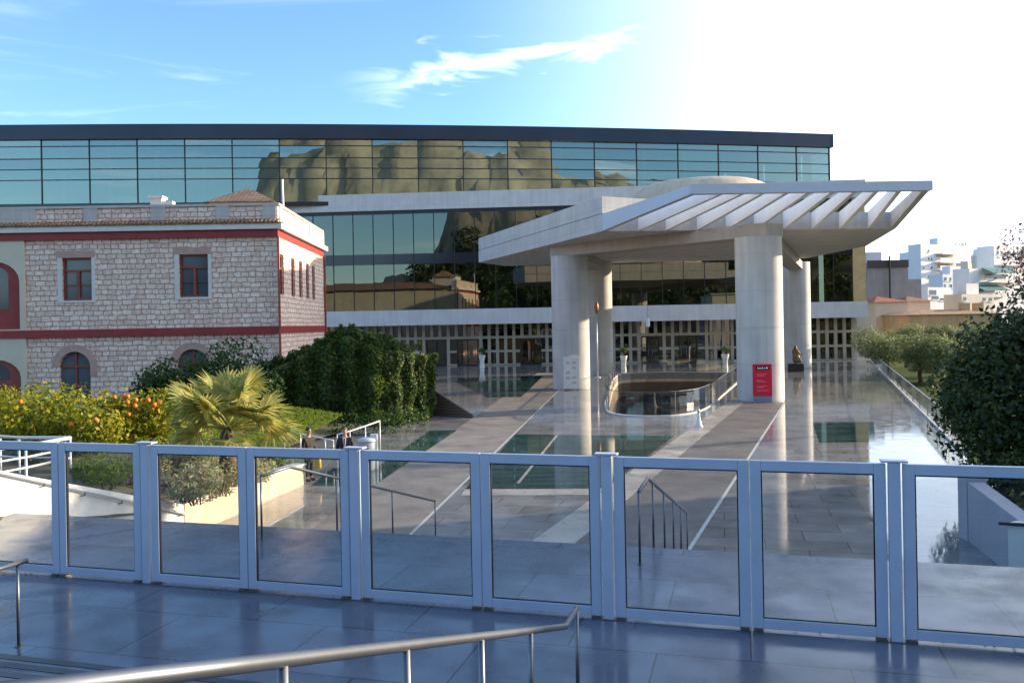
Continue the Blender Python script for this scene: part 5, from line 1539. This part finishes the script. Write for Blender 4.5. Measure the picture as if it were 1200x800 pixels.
# tufts on the near edge of the planter wall
# ================================================================== TREES, RIGHT
ot = [(1040, 398, 88, 2.9, 'grey green olive tree at left beside the end of the balustrade'), (1078, 408, 77, 2.4, 'pale round olive tree with trunk seen above the balustrade'), (1115, 410, 74, 2.4, 'rounded olive tree right of the palest one'),
      (1100, 385, 95, 1.9, 'small dark olive tree before the ochre house'), (1145, 395, 84, 3.0, 'large shaded olive tree behind the big dark tree'), (1178, 402, 78, 2.6, 'olive tree mostly hidden by the big dark tree'), (1062, 392, 100, 2.6, 'far olive tree in front of the red roofed house')]
for px, py, Y, r, lb in ot:
    c = U(px, py + 7, Y)
    lumps = [((c.x + random.uniform(-.55, .55) * r, c.y + random.uniform(-.6, .6) * r, c.z + random.uniform(-.3, .35) * r), r * random.uniform(.5, .68)) for _ in range(9)]
    tree('olive_tree', lb, 'olive tree', (c.x, c.y, -0.8), lumps, 'leaf_olive', 520, 0.26, 0.22, 'olive trees beyond the balustrade', .45, .8, aspect=0.35)
big = [(1192, 392, 26, .9), (1172, 408, 26, .9), (1185, 420, 25, 1.5), (1150, 425, 26, 1.0), (1125, 452, 26.5, .95), (1150, 470, 25, 1.4), (1120, 482, 26, .7), (1180, 490, 24.5, 1.6), (1152, 515, 24.5, 1.0), (1172, 548, 23.5, 1.0), (1200, 575, 22.5, 1.1), (1165, 560, 22.8, .7),
       (1230, 440, 25, 1.9), (1240, 390, 25.5, 1.3), (1280, 350, 26, 2.0), (1300, 420, 25, 2.6), (1230, 520, 24, 1.7), (1330, 320, 26, 2.4), (1290, 520, 24, 2.0), (1380, 380, 26, 2.8), (1350, 250, 27, 2.0)]
lumps = [(tuple(U(a, b, Y)), r) for a, b, Y, r in big]
tree('broadleaf_tree', 'big dark glossy leaved tree at the right photo edge', 'tree', (17.5, 25.0, -1.0), lumps, 'leaf_dark', 1250, 0.18, 0.35, None, .75, .9, rough=.5)
tw = [(1196, 300, 40, 1.1), (1188, 330, 40, 1.0), (1200, 345, 40, .9), (1215, 290, 41, 1.6), (1230, 330, 40, 1.5)]
tree('purple_leaved_tree', 'thin purplish twiggy tree top above the dark tree', 'tree', (25.5, 41, -1.0), [(tuple(U(a, b, Y)), r) for a, b, Y, r in tw], 'leaf_purple', 330, 0.17, 0.15, None, .9, .9)

# ================================================================== BUILDINGS BEHIND, RIGHT
def block(name, label, px0, px1, ytop, Y, depth, mat, roofm=None, zbase=-1.6, cat='apartment block'):
    a, b = U(px0, ytop, Y), U(px1, ytop, Y)
    t = thing(name, label, cat, ((a.x + b.x) / 2, Y, zbase))
    mb = MB(); mb.box(a.x, b.x, Y, Y + depth, zbase, a.z); mb.build('wall', mat, t)
    return t, a, b
def wins_on(t, Y, rects, mat='apt_glass', frame='apt_white', name='window'):
    for x0, y0, x1, y1 in rects:
        a, b = U(x0, y1, Y), U(x1, y0, Y)
        mb = MB(); mb.box(a.x, b.x, Y - 0.04, Y - 0.003, a.z, b.z); f = mb.build(name, mat, t)
        mb = MB(); mb.box(a.x - .12, b.x + .12, Y - 0.14, Y - 0.003, a.z - .16, a.z - 0.004); sub(mb.build('sill', frame), f)
def balconies(t, Y, rects, mat='apt_white', dep=1.6):
    for x0, y0, x1, y1 in rects:
        a, b = U(x0, y1, Y), U(x1, y0, Y)
        mb = MB(); mb.box(a.x, b.x, Y - dep, Y - 0.002, a.z, a.z + 0.22); mb.box(a.x, b.x, Y - dep, Y - dep + 0.12, a.z + 0.22, b.z); f = mb.build('balcony', mat, t)
# grey party-wall block
t, a, b = block('grey_apartment_block', 'blank grey apartment side wall with a black flue pipe', 1016, 1064, 308, 150, 6, 'apt_grey')
mb = MB(); p = U(1042, 300, 149.6); mb.tube([(p.x, 149.5, U(1042, 350, 149.6).z), (p.x, 149.5, p.z)], 0.16, 8); mb.build('flue_pipe', 'sign_black', t)
mb = MB(); a2, b2 = U(1064, 327, 150), U(1081, 327, 150); mb.box(a2.x + .01, b2.x, 150.5, 153, -1.6, a2.z); mb.build('low_wing', 'apt_grey', t)
mb = MB(); mb.box(a.x, b.x, 149.7, 150.0, a.z - 0.9, a.z + 0.4); mb.build('roof_edge', 'interior_dark', t)
mb = MB(); q = U(1024, 303, 152); mb.box(q.x - 1.2, q.x + 1.4, 152, 154, a.z, a.z + 2.0); mb.build('roof_hut', 'apt_white', t)
# white stepped blocks
t, a, b = block('white_apartment_block', 'tall white apartment block with stacked shaded balconies', 1066, 1152, 288, 200, 3.2, 'apt_white')
balconies(t, 200, [(1088, 303, 1122, 309), (1088, 312, 1122, 318), (1086, 325, 1122, 331), (1090, 295, 1120, 299)])
for r_ in [(1094, 309.5, 1121, 314.5), (1098, 320, 1121, 325), (1092, 298, 1120, 302)]:
    a_, b_ = U(r_[0], r_[3], 200), U(r_[2], r_[1], 200); mb = MB(); mb.box(a_.x, b_.x, 199.94, 199.997, a_.z, b_.z); mb.build('recess_shade_panel', 'apt_shade', t)  # flat tan strips on the wall, recess shade put into their colour
wins_on(t, 200, [(1078, 294, 1080, 297), (1078, 303, 1080, 306), (1083, 303, 1085, 306), (1070, 314, 1072, 317), (1083, 313, 1085, 316), (1078, 324, 1080, 327), (1083, 324, 1085, 327), (1126, 305, 1146, 320), (1110, 332, 1126, 336)])
wins_on(t, 200, [(1145.5, 307, 1153, 318)], 'tan_panel')
mb = MB(); a_, b_ = U(1089, 281, 204), U(1112, 281, 204); mb.box(a_.x, b_.x, 200.7, 202.8, a.z, a_.z); mb.build('roof_hut', 'apt_white', t)
for px in (1116, 1119, 1123, 1126, 1130, 1137, 1142):
    q = U(px, 284, 205); mb = MB(); mb.tube([(q.x, 201.8, a.z), (q.x, 201.8, q.z + random.uniform(-.2, .8))], 0.35, 8); mb.build('water_tank', 'steel_white', t)
t.rotation_euler.z = R(30); t.scale.x = 1.12
t, a, b = block('white_apartment_block', 'white apartment block with teal awnings over its terraces', 1124, 1205, 316, 170, 3.5, 'apt_white')
a_, b_ = U(1150, 318, 168), U(1186, 312, 168)
for (x0, x1, yt, yb) in ((1148, 1188, 313.5, 320), (1133, 1172, 334, 340.5)):
    p, q = U(x0, yb, 167), U(x1, yt, 170)
    mb = MB(); mb.add([(p.x, 167, p.z), (q.x - 0.8, 167, p.z), (q.x, 169.99, q.z), (p.x + 1, 169.99, q.z), (p.x, 167, p.z - .12), (q.x - 0.8, 167, p.z - .12), (q.x, 169.99, q.z - .12), (p.x + 1, 169.99, q.z - .12)], [(0, 1, 2, 3), (7, 6, 5, 4), (0, 4, 5, 1), (1, 5, 6, 2), (2, 6, 7, 3), (3, 7, 4, 0)]); mb.build('awning', 'awning', t, fix=True)
wins_on(t, 170, [(1150, 321, 1185, 327), (1140, 336, 1166, 344)], 'apt_glass')
balconies(t, 170, [(1142, 327, 1200, 332), (1130, 344, 1180, 349)])
t.rotation_euler.z = R(28); t.scale.x = 1.12
t, a, b = block('white_apartment_block', 'white terraced apartment block at the far right behind the purple tree', 1150, 1245, 290, 215, 4.5, 'apt_white')
wins_on(t, 215, [(1155 + 7 * i, 296, 1158 + 7 * i, 300) for i in range(6)] + [(1172, 295.5, 1176, 300)])
balconies(t, 215, [(1152, 308, 1200, 313)])
# low white house row between
t.rotation_euler.z = R(28); t.scale.x = 1.12
t, a, b = block('white_apartment_block', 'low white flat roofed house with dark windows under the stacked balconies', 1080, 1122, 337, 160, 3.5, 'apt_white')
wins_on(t, 160, [(1083, 340, 1095, 346), (1102, 349, 1116, 352), (1087, 347, 1099, 351)])
t.rotation_euler.z = R(28)
# further blocks packed up the slope behind
for px0, px1, yt, Y, lb, nw, nf in ((1062, 1100, 296, 235, 'pale apartment block half hidden left of the tallest white one', 4, 4), (1108, 1150, 293, 245, 'pale flat roofed block right behind the tallest white one', 6, 4), (1140, 1176, 300, 228, 'cream block between the teal awnings and the far white terraces', 4, 5),
                                    (1172, 1230, 299, 250, 'long pale block at far right above the dark tree', 8, 4), (1098, 1150, 322, 190, 'low cream block with a row of dark windows below the balconies', 6, 2), (1120, 1172, 345, 150, 'low white block with dark openings just above the ochre roof', 5, 1)):
    t, a, b = block('apartment_block', lb, px0, px1, yt, Y, 3.5, random.choice(['apt_white', 'apt_cream', 'apt_white']))
    wpx = (px1 - px0) / nw
    for i in range(nw):
        for j in range(nf):
            if random.random() < 0.85: wins_on(t, Y, [(px0 + wpx * (i + .3), yt + 3.5 + j * 8, px0 + wpx * (i + random.choice([.55, .7])), yt + 7.5 + j * 8)])
    if nf > 2: balconies(t, Y, [(px0 + 2, yt + 8 + 8 * j, px0 + (px1 - px0) * .55, yt + 11 + 8 * j) for j in range(nf - 1)])
    q = U((px0 + px1) / 2, yt, Y); mb = MB(); mb.box(q.x - 1.5, q.x + 1.5, Y + 1, Y + 3, a.z, a.z + 1.9); mb.build('roof_hut', 'apt_white', t)
    t.rotation_euler.z = R(26); t.scale.x = 1.1
# cream house with red hipped roof
def hiproof(t, x0, x1, y0, y1, z0, z1, mat, ov=0.4):
    x0 -= ov; x1 += ov; y0 -= ov; y1 += ov
    m_ = (y1 - y0) / 2; c = (x0 + x1) / 2
    r0, r1 = (min(x0 + m_, c - .05), (y0 + y1) / 2, z1), (max(x1 - m_, c + .05), (y0 + y1) / 2, z1)
    mb = MB(); mb.add([(x0, y0, z0), (x1, y0, z0), (x1, y1, z0), (x0, y1, z0), r0, r1], [(0, 1, 5, 4), (1, 2, 5), (2, 3, 4, 5), (3, 0, 4), (3, 2, 1, 0)])
    mb.build('roof', mat, t, fix=True)
t, a, b = block('cream_house', 'cream house with dark red hipped roof above the olive trees', 1026, 1063, 354, 130, 10, 'apt_cream', cat='house')
hiproof(t, a.x, b.x, 130, 140, a.z, U(1047, 346.5, 132).z, 'terracotta_red')
wins_on(t, 130, [(1048, 367.5, 1062, 370.5)], 'red_brown', 'apt_cream')
t, a, b = block('cream_house', 'smaller cream house with low tiled roof right of the red hipped one', 1063.5, 1090, 353, 134, 8, 'apt_cream', cat='house')
hiproof(t, a.x, b.x, 134, 142, a.z, a.z + 0.9, 'terracotta')
t, a, b = block('ochre_house', 'long weathered ochre house with old tiled roof behind the olive trees', 1063, 1172, 369, 122, 9, 'apt_ochre', cat='house')
hiproof(t, a.x, b.x, 122, 131, a.z, a.z + 0.75, 'terracotta_old')
for px in (1132, 1148):
    q = U(px, 362, 126); mb = MB(); mb.box(q.x - .6, q.x + .6, 126, 127, a.z + 0.4, q.z + 0.9); mb.build('chimney', 'apt_ochre', t)
# pink house seen past the museum end
t, a, b = block('pink_house', 'pink house with balcony seen under the museum corner', 1008, 1017, 372, 140, 10, 'apt_pink', cat='house')
t, a, b = block('white_townhouse', 'white townhouse with small balcony at the museum corner', 996, 1008, 365, 142, 10, 'apt_white', cat='house')
wins_on(t, 142, [(1001.5, 380, 1004.5, 390), (1001.5, 402, 1004.5, 412)])
balconies(t, 142, [(999.5, 390, 1007, 396)])
# unseen block added outside the frame on the right to shade the terrace
t = thing('apartment_block', 'unseen cream block added past the right edge to shade the terrace', 'apartment block', (36, 20, -1.6))
mb = MB(); mb.box(30.5, 44, -2, 32.6, -1.6, 10.3); mb.build('wall', 'apt_cream', t)
mb = MB(); mb.box(30.2, 44.3, -2.3, 32.9, 10.303, 10.6); mb.build('roof', 'concrete', t)
for j in range(2):
    for i in range(8): 
        y = 1 + i * 4; mb = MB(); mb.box(30.44, 30.497, y, y + 1.5, 0.6 + j * 3.3, 2.4 + j * 3.3); mb.build('window', 'apt_glass', t)

# ================================================================== LIGHT, SKY, CAMERA
SUN_AZ, SUN_EL = R(72), R(13)
sd = Vector((math.sin(SUN_AZ) * math.cos(SUN_EL), math.cos(SUN_AZ) * math.cos(SUN_EL), math.sin(SUN_EL)))
sl = bpy.data.lights.new('sun', 'SUN'); sl.energy = 3.2; sl.angle = R(0.6); sl.color = (1.0, 0.80, 0.56)
so = bpy.data.objects.new('sun', sl); COL.objects.link(so)
so.rotation_euler = (-sd).to_track_quat('-Z', 'Y').to_euler(); so.location = (40, 20, 40)

wd_ = bpy.data.worlds.new('World'); scene.world = wd_; wd_.use_nodes = True
nt = wd_.node_tree; L = nt.links.new
bg = nt.nodes['Background']; wo = nt.nodes['World Output']
sky = nd(nt, 'ShaderNodeTexSky'); sky.sky_type = 'NISHITA'; sky.sun_disc = False
sky.sun_elevation = SUN_EL; sky.sun_rotation = SUN_AZ; sky.air_density = 1.0; sky.dust_density = 0.3; sky.ozone_density = 4.0
tc = nd(nt, 'ShaderNodeTexCoord')
# thin high cloud, densest towards the sun
dot = nd(nt, 'ShaderNodeVectorMath', operation='DOT_PRODUCT'); dot.inputs[1].default_value = tuple(sd)
nrmv = nd(nt, 'ShaderNodeVectorMath', operation='NORMALIZE'); L(tc.outputs['Generated'], nrmv.inputs[0]); L(nrmv.outputs[0], dot.inputs[0])
veil = nd(nt, 'ShaderNodeMapRange', interpolation_type='SMOOTHSTEP'); veil.inputs['From Min'].default_value = 0.28; veil.inputs['From Max'].default_value = 0.95; veil.inputs['To Max'].default_value = 1.0
L(dot.outputs['Value'], veil.inputs['Value'])
sep = nd(nt, 'ShaderNodeSeparateXYZ'); L(nrmv.outputs[0], sep.inputs[0])
# project on a cloud layer plane so the wisps stretch like cirrus
zc_ = nd(nt, 'ShaderNodeMath', operation='MAXIMUM'); zc_.inputs[1].default_value = 0.03; L(sep.outputs['Z'], zc_.inputs[0])
dv = nd(nt, 'ShaderNodeVectorMath', operation='DIVIDE'); L(nrmv.outputs[0], dv.inputs[0])
cmb = nd(nt, 'ShaderNodeCombineXYZ'); 
for k_ in range(3): L(zc_.outputs[0], cmb.inputs[k_])
L(cmb.outputs[0], dv.inputs[1])
mp = nd(nt, 'ShaderNodeMapping'); mp.inputs['Scale'].default_value = (0.28, 0.55, 1); mp.inputs['Rotation'].default_value = (0, 0, R(18)); mp.inputs['Location'].default_value = (3.1, 1.2, 0)
L(dv.outputs[0], mp.inputs['Vector'])
nz = nd(nt, 'ShaderNodeTexNoise'); nz.inputs['Scale'].default_value = 1.6; nz.inputs['Detail'].default_value = 9; nz.inputs['Roughness'].default_value = 0.55; nz.inputs['Distortion'].default_value = 0.9
L(mp.outputs[0], nz.inputs['Vector'])
cl = nd(nt, 'ShaderNodeMapRange', interpolation_type='SMOOTHSTEP'); cl.inputs['From Min'].default_value = 0.55; cl.inputs['From Max'].default_value = 0.80; cl.inputs['To Max'].default_value = 0.5
L(nz.outputs['Fac'], cl.inputs['Value'])
# one longer wisp of cirrus ahead
s2 = nd(nt, 'ShaderNodeSeparateXYZ'); L(dv.outputs[0], s2.inputs[0])
def mth(op, a, b=None, c=None):
    m_ = nd(nt, 'ShaderNodeMath', operation=op)
    for k_, v_ in enumerate((a, b, c)):
        if v_ is None: continue
        if isinstance(v_, (int, float)): m_.inputs[k_].default_value = v_
        else: L(v_, m_.inputs[k_])
    return m_.outputs[0]
line = mth('MULTIPLY_ADD', s2.outputs['X'], 0.476, -3.233)
nzw = nd(nt, 'ShaderNodeTexNoise'); nzw.inputs['Scale'].default_value = 3.2; nzw.inputs['Detail'].default_value = 8; nzw.inputs['Distortion'].default_value = 0.8
L(dv.outputs[0], nzw.inputs['Vector'])
dd0 = mth('ADD', s2.outputs['Y'], line)
dd1 = mth('MULTIPLY_ADD', nzw.outputs['Fac'], 1.1, -0.55)
dd2 = mth('ABSOLUTE', mth('ADD', dd0, dd1))
wb_ = nd(nt, 'ShaderNodeMapRange', interpolation_type='SMOOTHSTEP'); wb_.inputs['From Min'].default_value = 0.24; wb_.inputs['From Max'].default_value = 0.0; L(dd2, wb_.inputs['Value'])
wx = nd(nt, 'ShaderNodeMapRange', interpolation_type='SMOOTHSTEP'); wx.inputs['From Min'].default_value = -0.75; wx.inputs['From Max'].default_value = -0.15; L(s2.outputs['X'], wx.inputs['Value'])
wx2 = nd(nt, 'ShaderNodeMapRange', interpolation_type='SMOOTHSTEP'); wx2.inputs['From Min'].default_value = 0.9; wx2.inputs['From Max'].default_value = 0.1; L(s2.outputs['X'], wx2.inputs['Value'])
up_ = mth('GREATER_THAN', sep.outputs['Z'], 0.05)
wisp = mth('MULTIPLY', mth('MULTIPLY', wb_.outputs[0], wx.outputs[0]), mth('MULTIPLY', wx2.outputs[0], mth('MULTIPLY', up_, 0.48)))
m0 = mth('MAXIMUM', cl.outputs[0], wisp)
mx = nd(nt, 'ShaderNodeMath', operation='MAXIMUM'); L(veil.outputs[0], mx.inputs[0]); L(m0, mx.inputs[1])
mix = nd(nt, 'ShaderNodeMix', data_type='RGBA'); L(mx.outputs[0], mix.inputs['Factor']); L(sky.outputs[0], mix.inputs['A']); mix.inputs['B'].default_value = (5.6, 6.0, 6.5, 1)
L(mix.outputs['Result'], bg.inputs['Color']); bg.inputs['Strength'].default_value = 0.12

cam = bpy.data.cameras.new('camera'); cam.sensor_fit = 'HORIZONTAL'; cam.sensor_width = 36.0; cam.lens = 36.0 * F / 1200.0
cam.shift_y = -20.0 / 1200.0; cam.clip_end = 4000; cam.clip_start = 0.1
co = bpy.data.objects.new('camera', cam); COL.objects.link(co)
co.matrix_world = Matrix.Translation((0, 0, ZC)) @ Matrix.Rotation(R(90), 4, 'X') @ Matrix.Rotation(-ROLL, 4, 'Z')
scene.camera = co
vs_ = scene.view_settings; vs_.view_transform = 'Standard'; vs_.look = 'None'; vs_.gamma = 1.0; vs_.exposure = 1.7
scene.cycles.max_bounces = 8; scene.cycles.transparent_max_bounces = 16; scene.cycles.caustics_reflective = False; scene.cycles.caustics_refractive = False
scene.cycles.sample_clamp_indirect = 6
for o in list(bpy.data.objects):
    if '_w' in o: del o['_w']
